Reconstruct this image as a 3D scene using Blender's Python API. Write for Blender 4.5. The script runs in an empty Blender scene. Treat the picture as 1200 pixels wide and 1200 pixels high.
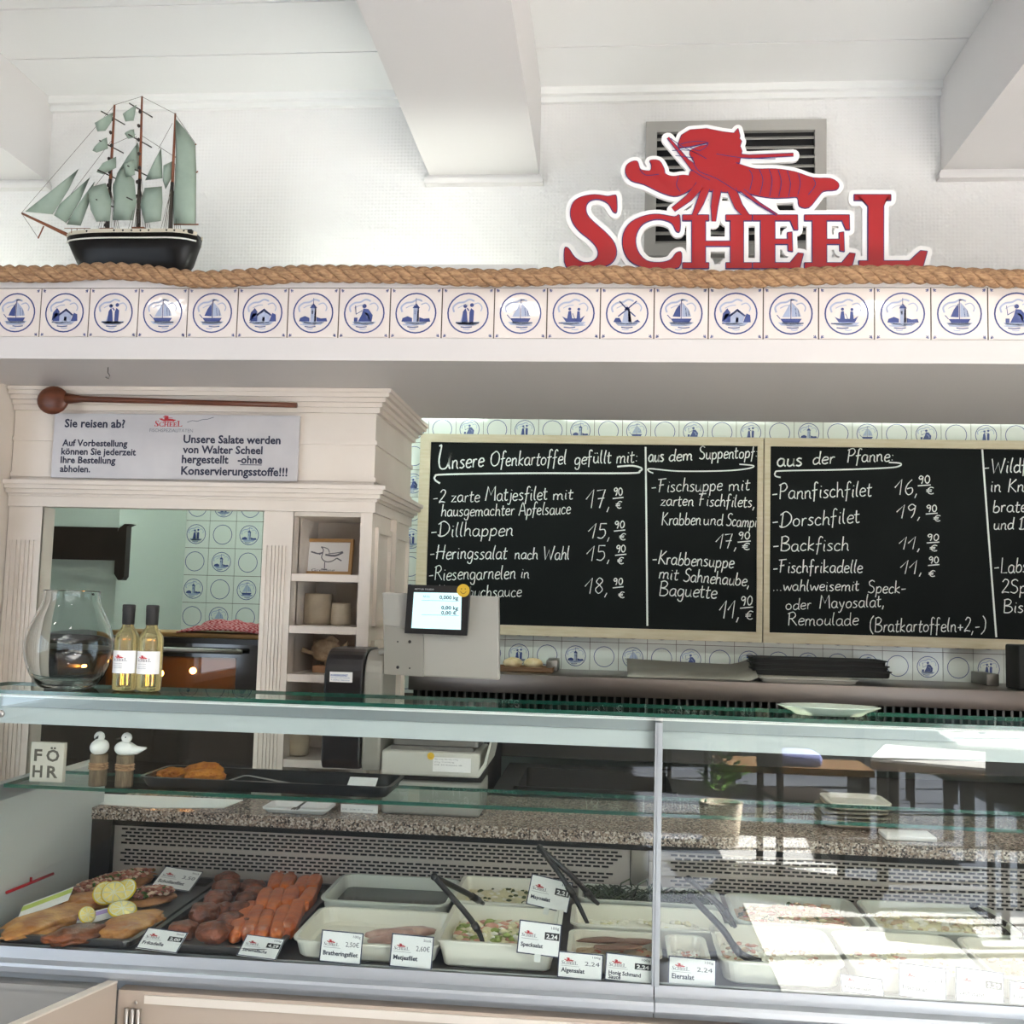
import bpy, bmesh, math, random
from mathutils import Vector, Matrix, noise
C = bpy.context.scene.collection
SC = bpy.context.scene
rnd = random.Random(7)
# ------------------------------------------------------------------ camera
F = 1237.8
YAW, PITCH, ROLL = math.radians(5.383), math.radians(4.849), math.radians(1.533)
EYE = Vector((0, 0, 1.6))
_w = Vector((-math.sin(YAW)*math.cos(PITCH), math.cos(YAW)*math.cos(PITCH), math.sin(PITCH)))
_r0 = Vector((math.cos(YAW), math.sin(YAW), 0)); _u0 = _r0.cross(_w)
_r = _r0*math.cos(ROLL) + _u0*math.sin(ROLL); _u = -_r0*math.sin(ROLL) + _u0*math.cos(ROLL)
cd = bpy.data.cameras.new('camera'); cam = bpy.data.objects.new('camera', cd); C.objects.link(cam)
cd.sensor_width = 36; cd.lens = 36*F/1200; cd.clip_start = .02
M = Matrix((_r, _u, -_w)).transposed().to_4x4(); M.translation = EYE; cam.matrix_world = M
SC.camera = cam
# ------------------------------------------------------------------ world, sun, exposure
SC.view_settings.view_transform = 'Standard'; SC.view_settings.look = 'None'
SC.view_settings.gamma = 1; SC.view_settings.use_curve_mapping = False
SC.view_settings.exposure = 0.12
wd = bpy.data.worlds.new('sky'); SC.world = wd; wd.use_nodes = True
bg = wd.node_tree.nodes['Background']; bg.inputs[0].default_value = (.75, .87, 1, 1); bg.inputs[1].default_value = 5
sd = bpy.data.lights.new('sun', 'SUN'); sd.energy = 88; sd.angle = .01; sd.color = (1, .985, .965)
sun = bpy.data.objects.new('sun', sd); C.objects.link(sun)
sun.rotation_euler = Vector((-.80, .16, -.62)).to_track_quat('-Z', 'Y').to_euler()
K_SPOT, K_TUBE, K_LEDGE, K_RAIL = 54, 22, 13, 11     # lamp strengths
SC.cycles.max_bounces = 8; SC.cycles.transparent_max_bounces = 24; SC.cycles.sample_clamp_indirect = 80
SC.cycles.transmission_bounces = 10; SC.cycles.caustics_refractive = False; SC.cycles.caustics_reflective = False
# ------------------------------------------------------------------ pixel -> point on a plane of the place
def ray(x, y): return _w + _r*((x-600)/F) - _u*((y-600)/F)
def PY(x, y, Y): d = ray(x, y); return EYE + d*(Y/d.y)
def PZ(x, y, Z): d = ray(x, y); return EYE + d*((Z-1.6)/d.z)
# ------------------------------------------------------------------ materials
def lin(h):
    if isinstance(h, str):
        h = [int(h[i:i+2], 16)/255 for i in (0, 2, 4)]
    return tuple(c/12.92 if c <= .04045 else ((c+.055)/1.055)**2.4 for c in h)+(1,)
MATS = {}
def mat(name, col, rough=.5, metal=0, var=None, scale=20, bump=0, bscale=80, emit=0, coat=0, trans=0, spec=.5, sss=0, stretch=None):
    if name in MATS: return MATS[name]
    m = bpy.data.materials.new(name); m.use_nodes = True; MATS[name] = m
    nt = m.node_tree; b = nt.nodes['Principled BSDF']; L = nt.links.new
    b.inputs['Base Color'].default_value = lin(col); b.inputs['Roughness'].default_value = rough
    b.inputs['Metallic'].default_value = metal; b.inputs['Specular IOR Level'].default_value = spec
    b.inputs['Coat Weight'].default_value = coat; b.inputs['Coat Roughness'].default_value = .05
    b.inputs['Transmission Weight'].default_value = trans
    if sss: b.inputs['Subsurface Weight'].default_value = sss; b.inputs['Subsurface Radius'].default_value = (.01, .005, .003)
    if emit: b.inputs['Emission Color'].default_value = lin(col); b.inputs['Emission Strength'].default_value = emit
    tc = nt.nodes.new('ShaderNodeTexCoord'); src = tc.outputs['Object']
    if stretch:
        mp = nt.nodes.new('ShaderNodeMapping'); mp.inputs['Scale'].default_value = stretch; L(src, mp.inputs[0]); src = mp.outputs[0]
    if var:
        n = nt.nodes.new('ShaderNodeTexNoise'); n.inputs['Scale'].default_value = scale; n.inputs['Detail'].default_value = 4
        r = nt.nodes.new('ShaderNodeValToRGB'); r.color_ramp.elements[0].position = .35; r.color_ramp.elements[1].position = .65
        r.color_ramp.elements[0].color = lin(col); r.color_ramp.elements[1].color = lin(var)
        L(src, n.inputs['Vector']); L(n.outputs['Fac'], r.inputs[0]); L(r.outputs[0], b.inputs['Base Color'])
    if bump:
        n = nt.nodes.new('ShaderNodeTexNoise'); n.inputs['Scale'].default_value = bscale; n.inputs['Detail'].default_value = 3
        bp = nt.nodes.new('ShaderNodeBump'); bp.inputs['Strength'].default_value = bump; bp.inputs['Distance'].default_value = .004
        L(src, n.inputs['Vector']); L(n.outputs['Fac'], bp.inputs['Height']); L(bp.outputs[0], b.inputs['Normal'])
        if coat: L(bp.outputs[0], b.inputs['Coat Normal'])
    return m
def pane_mat(name, tint, k=1.0, base=.045):
    m = bpy.data.materials.new(name); m.use_nodes = True; MATS[name] = m
    nt = m.node_tree; nt.nodes.clear(); L = nt.links.new
    o = nt.nodes.new('ShaderNodeOutputMaterial'); mx = nt.nodes.new('ShaderNodeMixShader')
    t = nt.nodes.new('ShaderNodeBsdfTransparent'); t.inputs[0].default_value = lin(tint)
    g = nt.nodes.new('ShaderNodeBsdfGlossy'); g.inputs['Roughness'].default_value = 0
    lw = nt.nodes.new('ShaderNodeLayerWeight'); lw.inputs[0].default_value = .5
    p = nt.nodes.new('ShaderNodeMath'); p.operation = 'POWER'; p.inputs[1].default_value = 5
    a = nt.nodes.new('ShaderNodeMath'); a.operation = 'MULTIPLY_ADD'; a.inputs[1].default_value = .9*k; a.inputs[2].default_value = base
    L(lw.outputs['Facing'], p.inputs[0]); L(p.outputs[0], a.inputs[0]); L(a.outputs[0], mx.inputs[0])
    L(t.outputs[0], mx.inputs[1]); L(g.outputs[0], mx.inputs[2]); L(mx.outputs[0], o.inputs[0])
    return m
WHITE = mat('white_paint', 'e8e6e3', .45)
CEIL = mat('ceiling_paint', 'ebebe9', .5)
BEAMM = mat('beam_paint', 'dcd9d7', .5)
CREAM = mat('cream_painted_wood', 'ddd2c6', .45, var='d8ccbf', scale=6)
SOFF = mat('soffit_paint', 'd1cbc8', .5)
BLUE = mat('delft_blue', '38467f', .3); LBLUE = mat('delft_pale_blue', 'a2abc4', .3); GROUT = mat('grout', '5e5248', .8)
TILE = mat('glazed_tile', 'd9cec8', .3, var='e0d5cd', scale=7, bump=.1, bscale=22, coat=1)
TILEB = mat('glazed_tile_kitchen', 'd8d9d2', .3, coat=.6)
STEEL = mat('brushed_steel', 'b9b4ae', .34, 1, bump=.05, bscale=60, stretch=(1, 60, 60))
STEELD = mat('dull_steel', '8f8a85', .45, 1)
ALU = mat('aluminium', 'a4a9ac', .4, .8)
DARK = mat('black_shadow_gap', '0e0d0d', .7)
BLACKP = mat('black_plastic', '161414', .35); BLACKM = mat('black_matt', '1b1918', .6)
BLACKG = mat('black_gloss', '0a0a0b', .08, coat=.5)
CHALKB = mat('chalkboard_black', '121414', .7, var='161818', scale=4, spec=.15); CHALK = mat('chalk_white', 'e9e9e4', .9)
PINE = mat('pale_pine', 'cfbfa6', .5, var='c5b295', scale=9, stretch=(1, 8, 8))
WOOD = mat('brown_wood', '6d3a22', .4, var='542b18', scale=12, stretch=(1, 6, 6)); DWOOD = mat('dark_wood', '2e211b', .5, var='221812', scale=6)
REDP = mat('sign_red', 'a4131b', .45); NAVY = mat('sign_navy', '2b2a6e', .45); SWHITE = mat('sign_white', 'f2efec', .45)
INK = mat('dark_ink', '1c2038', .6); GREYINK = mat('grey_ink', '6e6e76', .6); REDINK = mat('red_ink', 'b8262f', .6)
PAPER = mat('white_card', 'efedea', .55); PWHITE = mat('white_melamine', 'e9e4d6', .3, coat=.3); PGREY = mat('grey_plastic', 'bdb9ac', .4)
PGLASS = pane_mat('clear_pane', 'f9fcfb', 1, .042); PSHELF = pane_mat('shelf_pane', 'f4f9f7', .28, .025)
PEDGE = mat('green_glass_edge', '1c5a4b', .12, coat=1, trans=.25)
ROPEM = mat('hemp_rope', 'b58f6a', .9, var='87654a', scale=110, bump=.6, bscale=120, stretch=(.4, 1.6, 1.6))
# ------------------------------------------------------------------ mesh builder
class MB:
    def __init__(s): s.v = []; s.f = []; s.mi = []; s.sm = []
    def face(s, pts, mi=0, sm=False):
        n = len(s.v); s.v += [tuple(p) for p in pts]; s.f.append(tuple(range(n, n+len(pts)))); s.mi.append(mi); s.sm.append(sm)
    def add(s, vs, fs, mi=0, sm=False, T=None):
        n = len(s.v); s.v += [tuple(T @ Vector(p)) if T else tuple(p) for p in vs]
        for f in fs: s.f.append(tuple(n+i for i in f)); s.mi.append(mi); s.sm.append(sm)
    def box(s, a, b, mi=0, T=None, bev=0):
        x0, y0, z0 = a; x1, y1, z1 = b
        if bev:
            bm = bmesh.new(); bmesh.ops.create_cube(bm, size=1)
            for v in bm.verts: v.co = Vector((x0+(v.co.x+.5)*(x1-x0), y0+(v.co.y+.5)*(y1-y0), z0+(v.co.z+.5)*(z1-z0)))
            bmesh.ops.bevel(bm, geom=bm.edges[:], offset=bev, segments=2, affect='EDGES', profile=.5)
            bm.verts.index_update(); s.add([v.co.copy() for v in bm.verts], [[v.index for v in f.verts] for f in bm.faces], mi, True, T); bm.free(); return
        vs = [(x0,y0,z0),(x1,y0,z0),(x1,y1,z0),(x0,y1,z0),(x0,y0,z1),(x1,y0,z1),(x1,y1,z1),(x0,y1,z1)]
        s.add(vs, [(3,2,1,0),(4,5,6,7),(0,1,5,4),(1,2,6,5),(2,3,7,6),(3,0,4,7)], mi, False, T)
    def prism(s, poly, ax, d0, d1, mi=0, T=None):      # poly in the plane across axis ax, extruded d0..d1
        def p3(p, d): return {'x': (d, p[0], p[1]), 'y': (p[0], d, p[1]), 'z': (p[0], p[1], d)}[ax]
        n = len(poly); vs = [p3(p, d0) for p in poly]+[p3(p, d1) for p in poly]
        fs = [tuple(range(n)), tuple(range(2*n-1, n-1, -1))]+[(i, n+i, n+(i+1) % n, (i+1) % n) for i in range(n)]
        s.add(vs, fs, mi, False, T)
    def tube(s, path, r, n=8, mi=0, cap=True, flat=1.0, T=None, sm=True):
        path = [Vector(p) for p in path]; rs = r if isinstance(r, (list, tuple)) else [r]*len(path)
        vs = []; up = Vector((0, 0, 1))
        t0 = (path[1]-path[0]).normalized()
        if abs(t0.dot(up)) > .9: up = Vector((0, 1, 0))
        for i, p in enumerate(path):
            t = (path[min(i+1, len(path)-1)]-path[max(i-1, 0)]).normalized()
            a = t.cross(up).normalized(); b = a.cross(t).normalized(); up = b
            for k in range(n):
                q = 2*math.pi*k/n; vs.append(p+a*math.cos(q)*rs[i]+b*math.sin(q)*rs[i]*flat)
        fs = []
        for i in range(len(path)-1):
            for k in range(n): fs.append((i*n+k, i*n+(k+1) % n, (i+1)*n+(k+1) % n, (i+1)*n+k))
        if cap: fs.append(tuple(range(n-1, -1, -1))); fs.append(tuple(range((len(path)-1)*n, len(path)*n)))
        s.add(vs, fs, mi, sm, T)
    def lathe(s, prof, c, n=24, mi=0, sm=True, sx=1, sy=1, T=None):
        vs = []; fs = []
        for r, z in prof:
            for k in range(n):
                q = 2*math.pi*k/n; vs.append((c[0]+r*sx*math.cos(q), c[1]+r*sy*math.sin(q), c[2]+z))
        m = len(prof)
        for i in range(m-1):
            for k in range(n): fs.append((i*n+k, i*n+(k+1) % n, (i+1)*n+(k+1) % n, (i+1)*n+k))
        if prof[0][0] > 1e-5: fs.append(tuple(range(n-1, -1, -1)))
        if prof[-1][0] > 1e-5: fs.append(tuple(range((m-1)*n, m*n)))
        s.add(vs, fs, mi, sm, T)
    def blob(s, c, r, seed=0, amp=.15, freq=2.0, mi=0, sub=3, T=None, sq=1.0):
        vs, fs = ICO(sub); out = []
        for v in vs:
            d = Vector(v); k = 1+amp*(noise.noise(d*freq+Vector((seed*3.1, seed*1.7, seed)))+.4*noise.noise(d*freq*3.3+Vector((seed*1.3, seed, 9)))+(.2*noise.noise(d*freq*8+Vector((seed, 4, seed))) if sub > 2 else 0))
            if sq != 1: d = Vector([math.copysign(abs(q)**sq, q) for q in d])
            out.append((c[0]+d.x*r[0]*k, c[1]+d.y*r[1]*k, c[2]+d.z*r[2]*k) if T is None else Vector((d.x*r[0]*k, d.y*r[1]*k, d.z*r[2]*k)))
        if T is not None: out = [Vector(c)+T @ o for o in out]
        s.add(out, fs, mi, True)
    def ribbon(s, pts, w, T, mi=0, closed=False):      # flat line drawn on a surface; T maps (a,b) to a point
        n = len(pts); ws = w if isinstance(w, (list, tuple)) else [w]*n
        Lp = []; Rp = []
        for i in range(n):
            a = pts[i-1] if (i > 0 or closed) else pts[i]; b = pts[(i+1) % n] if (i < n-1 or closed) else pts[i]
            dx, dy = b[0]-a[0], b[1]-a[1]; l = math.hypot(dx, dy) or 1
            nx, ny = -dy/l*ws[i]/2, dx/l*ws[i]/2
            Lp.append((pts[i][0]+nx, pts[i][1]+ny)); Rp.append((pts[i][0]-nx, pts[i][1]-ny))
        vs = [T(*p) for p in Lp]+[T(*p) for p in Rp]
        s.add(vs, [(n+i, n+(i+1) % n, (i+1) % n, i) for i in range(n if closed else n-1)], mi)
    def poly(s, pts, T, mi=0): s.face([T(*p) for p in pts], mi)
    def disc(s, c, r, T, mi=0, n=20): s.poly([(c[0]+r*math.cos(2*math.pi*k/n), c[1]+r*math.sin(2*math.pi*k/n)) for k in range(n)], T, mi)
    def tub(s, c, w, d, z0, z1, taper=.012, r=.02, t=.004, rim=.006, mi=0, T=None, mid=None, seg=5):   # open box with rounded corners and a rim
        def loop(hw, hd, rr, z):
            rr = max(min(rr, hw*.99, hd*.99), .0005); o = []
            for (sx, sy, a0) in ((1,1,0),(-1,1,90),(-1,-1,180),(1,-1,270)):
                for k in range(seg+1):
                    a = math.radians(a0+90*k/seg); o.append((c[0]+sx*(hw-rr)+rr*math.cos(a), c[1]+sy*(hd-rr)+rr*math.sin(a), z))
            return o
        W, D = w/2, d/2
        loops = [loop(W-taper-.004, D-taper-.004, r, z0), loop(W-taper, D-taper, r, z0+.004), loop(W-rim, D-rim, r, z1-.006), loop(W, D, r+rim, z1-.004), loop(W, D, r+rim, z1),
                 loop(W-rim-t, D-rim-t, r-t, z1), loop(W-taper-t, D-taper-t, r-t, z0+.006+t), loop(W-taper-t-.005, D-taper-t-.005, r-t, z0+t)]
        n = len(loops[0]); vs = [p for l in loops for p in l]; fs = []
        for i in range(len(loops)-1):
            for k in range(n): fs.append((i*n+k, i*n+(k+1) % n, (i+1)*n+(k+1) % n, (i+1)*n+k))
        fs.append(tuple(range(n-1, -1, -1))); fs.append(tuple(range((len(loops)-1)*n, len(loops)*n)))
        s.add(vs, fs, mi, False, T)
    def text(s, st, x, y, w, T, mi=0, h=None, bold=False, slant=0):
        vs, fs, tw = glyphs(st, bold); k = w/tw; kh = k if h is None else h/.7
        s.add([T(x+(p[0]+slant*p[1])*k, y+p[1]*kh) for p in vs], fs, mi)
    def build(s, name, mats, parent=None, sm=None):
        me = bpy.data.meshes.new(name); o = bpy.data.objects.new(name, me); C.objects.link(o)
        off = Vector((0, 0, 0))
        if parent is not None: o.parent = parent; off = wloc(parent)
        me.from_pydata([(v[0]-off.x, v[1]-off.y, v[2]-off.z) for v in s.v], [], s.f)
        for m in (mats if isinstance(mats, (list, tuple)) else [mats]): me.materials.append(m)
        me.polygons.foreach_set('material_index', s.mi)
        me.polygons.foreach_set('use_smooth', s.sm if sm is None else [sm]*len(s.f)); me.update()
        if parent is None and len(s.v):
            pass
        return o
def wloc(o):
    l = Vector((0, 0, 0))
    while o is not None: l = l+o.location; o = o.parent
    return l
_ico = {}
def ICO(sub):
    if sub not in _ico:
        bm = bmesh.new(); bmesh.ops.create_icosphere(bm, subdivisions=sub, radius=1); bm.verts.index_update()
        _ico[sub] = ([tuple(v.co) for v in bm.verts], [tuple(v.index for v in f.verts) for f in bm.faces]); bm.free()
    return _ico[sub]
_gl = {}
def glyphs(st, bold=False):
    if (st, bold) not in _gl:
        cu = bpy.data.curves.new('t', 'FONT'); cu.body = st; cu.size = 1; cu.resolution_u = 2
        if bold: cu.offset = .028
        o = bpy.data.objects.new('t', cu); C.objects.link(o); dg = bpy.context.evaluated_depsgraph_get(); dg.update()
        me = bpy.data.meshes.new_from_object(o.evaluated_get(dg)); vs = [(v.co.x, v.co.y) for v in me.vertices]; fs = [tuple(p.vertices) for p in me.polygons]
        C.objects.unlink(o); bpy.data.objects.remove(o); bpy.data.curves.remove(cu); bpy.data.meshes.remove(me)
        x0 = min(v[0] for v in vs); x1 = max(v[0] for v in vs)
        _gl[(st, bold)] = ([(v[0]-x0, v[1]) for v in vs], fs, x1-x0)
    return _gl[(st, bold)]
def tag(o, label=None, cat=None, group=None, kind=None):
    if label: o['label'] = label
    if cat: o['category'] = cat
    if group: o['group'] = group
    if kind: o['kind'] = kind
    return o
def thing(name, label, cat, loc=(0, 0, 0), group=None):
    o = bpy.data.objects.new(name, None); o.empty_display_size = .05; C.objects.link(o); o.location = loc
    return tag(o, label, cat, group)
def struct(name, mb, m, sm=None): return tag(mb.build(name, m, None, sm), kind='structure')
def dup(root, loc, rz=0, label=None):
    r = root.copy(); C.objects.link(r); r.location = loc; r.rotation_euler = (0, 0, rz)
    if label: r['label'] = label
    for ch in list(root.children):
        c = ch.copy(); C.objects.link(c); c.parent = r
        for g in ch.children: d = g.copy(); C.objects.link(d); d.parent = c
    return r
def catmull(P, k=5, closed=False):
    n = len(P); out = []
    for i in range(n if closed else n-1):
        g = (lambda j: P[j % n]) if closed else (lambda j: P[max(0, min(n-1, j))])
        p0, p1, p2, p3 = g(i-1), g(i), g(i+1), g(i+2)
        for j in range(k):
            t = j/k; out.append(tuple(.5*(2*b+(c-a)*t+(2*a-5*b+4*c-d)*t*t+(3*b-a-3*c+d)*t**3) for a, b, c, d in zip(p0, p1, p2, p3)))
    if not closed: out.append(tuple(P[-1]))
    return out
def front(Y): return lambda a, b: (a, Y, b)
def frame(q, x0, x1, z0, z1, w, y0, y1):      # four non-overlapping bars
    q.box((x0, y0, z0), (x1, y1, z0+w)); q.box((x0, y0, z1-w), (x1, y1, z1)); q.box((x0, y0, z0+w), (x0+w, y1, z1-w)); q.box((x1-w, y0, z0+w), (x1, y1, z1-w))
def B(a, b, m, name, parent=None, bev=0):
    q = MB(); q.box(a, b, bev=bev); return q.build(name, m, parent)
# ------------------------------------------------------------------ the red shop sign's shapes (x right, y down, sign units)
def rects(*rs): return [[(a, b), (c, b), (c, d), (a, d)] for a, b, c, d in rs]
L_S = [catmull([(188,289),(205,286),(214,290),(215,334),(205,334),(190,310),(162,297),(134,301),(121,320),(126,346),(150,372),(184,402),(208,432),(214,466),(196,494),(160,504),(112,500),(62,503),(57,450),(68,448),(86,474),(112,490),(142,488),(159,470),(156,446),(134,420),(104,396),(82,368),(75,338),(84,308),(108,291),(148,284)], 3, True)]
L_C = [catmull([(392,352),(407,347),(408,392),(398,394),(384,370),(350,358),(316,362),(288,380),(273,415),(279,455),(306,485),(345,491),(380,483),(398,462),(413,462),(405,505),(350,509),(298,505),(256,485),(236,447),(237,403),(260,368),(304,348),(345,344)], 3, True)]
L_H = rects((446,346,486,508),(564,346,602,508),(486,426,564,440),(418,346,496,362),(418,492,496,508),(550,346,628,362),(550,492,628,508))
def L_E(dx):
    return [[(x+dx, y) for x, y in p] for p in rects((656,346,698,508),(632,346,766,362),(698,420,750,434),(632,492,772,508))+[[(754,346),(767,346),(768,390),(758,390),(746,362)],[(738,400),(750,398),(752,456),(740,454)],[(745,492),(770,462),(785,464),(774,508),(745,508)]]]
L_L = rects((984,284,1030,503),(942,284,1052,300),(956,486,1150,503))+[[(1110,486),(1144,455),(1163,457),(1150,503),(1110,503)],[(942,284),(952,284),(984,318),(984,300)],[(1052,284),(1042,284),(1030,318),(1030,300)]]
LETTERS = [('S', L_S), ('C', L_C), ('H', L_H), ('E', L_E(0)), ('E', L_E(158)), ('L', L_L)]
def cm(p, k=3): return catmull(p, k, True)
LOB_BODY = cm([(440,215),(470,185),(520,176),(560,182),(600,194),(640,205),(700,205),(760,214),(815,232),(868,234),(893,250),(886,268),(848,272),(830,290),(802,322),(774,318),(768,292),(740,292),(690,293),(640,285),(600,274),(560,276),(500,272),(458,256),(440,238)])
LOB_CLAW = cm([(243,215),(248,193),(265,182),(279,183),(286,204),(300,210),(319,210),(322,192),(318,179),(345,180),(360,204),(364,220),(388,228),(420,224),(450,232),(452,258),(420,280),(390,288),(350,276),(300,252),(260,240)])
LOB_TOP = [(404,128),(414,102),(440,86),(490,82),(540,92),(574,96),(586,82),(592,104),(590,112),(597,120),(592,135),(598,150),(590,186),(556,182),(520,168),(488,150),(494,124),(440,136),(408,140)]
LOB_HEAD = cm([(440,150),(494,132),(540,160),(580,186),(520,200),(462,200),(452,180)])
LOB_LEGS = [[(470,255,26),(435,295,20),(388,330,14)],[(488,262,24),(470,310,20),(452,348,12)],[(522,270,24),(514,320,20),(512,366,10)],[(566,268,26),(588,320,24),(618,356,14)],[(600,272,10),(650,312,8),(705,346,5)],[(455,205,22),(430,180,10),(372,110,5)]]
LOB_ANT = [[(520,160,12),(620,168,10),(755,162,8)]]
LOB_LINES = [[(620,208),(630,230),(622,270)],[(650,206),(662,240),(652,285)],[(680,206),(690,240),(682,290)],[(708,208),(718,245),(710,290)],[(736,212),(746,250),(740,290)],[(770,220),(776,250),(768,285)],[(815,234),(822,255),(800,285)],[(410,130),(450,122),(496,126),(470,150),(440,140)],[(380,112),(420,140),(465,160)],[(385,150),(440,150),(490,175)],[(395,165),(450,172)],[(440,205),(470,225),(500,240)],[(450,190),(470,215),(520,235),(600,285),(700,344)],[(520,160),(600,172),(700,175)],[(405,228),(398,255),(410,275)],[(285,206),(305,225),(345,222)]]
def lob_polys(): return [LOB_BODY, LOB_CLAW, LOB_TOP, LOB_HEAD]
def small_logo(mb, x, y, w, T, mi_red, mi_txt):        # same emblem printed small; x,y = lower left
    k = w/1100
    U = lambda a, b: T(x+(a-60)*k, y+(508-b)*k)
    for p in lob_polys(): mb.poly(p[::-1], U, mi_red)
    for l in LOB_LEGS+LOB_ANT: mb.ribbon([(a, b) for a, b, c in l], [c+6 for a, b, c in l], U, mi_red)
    for n, ps in LETTERS:
        for p in ps: mb.poly(p[::-1], U, mi_txt)
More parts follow.
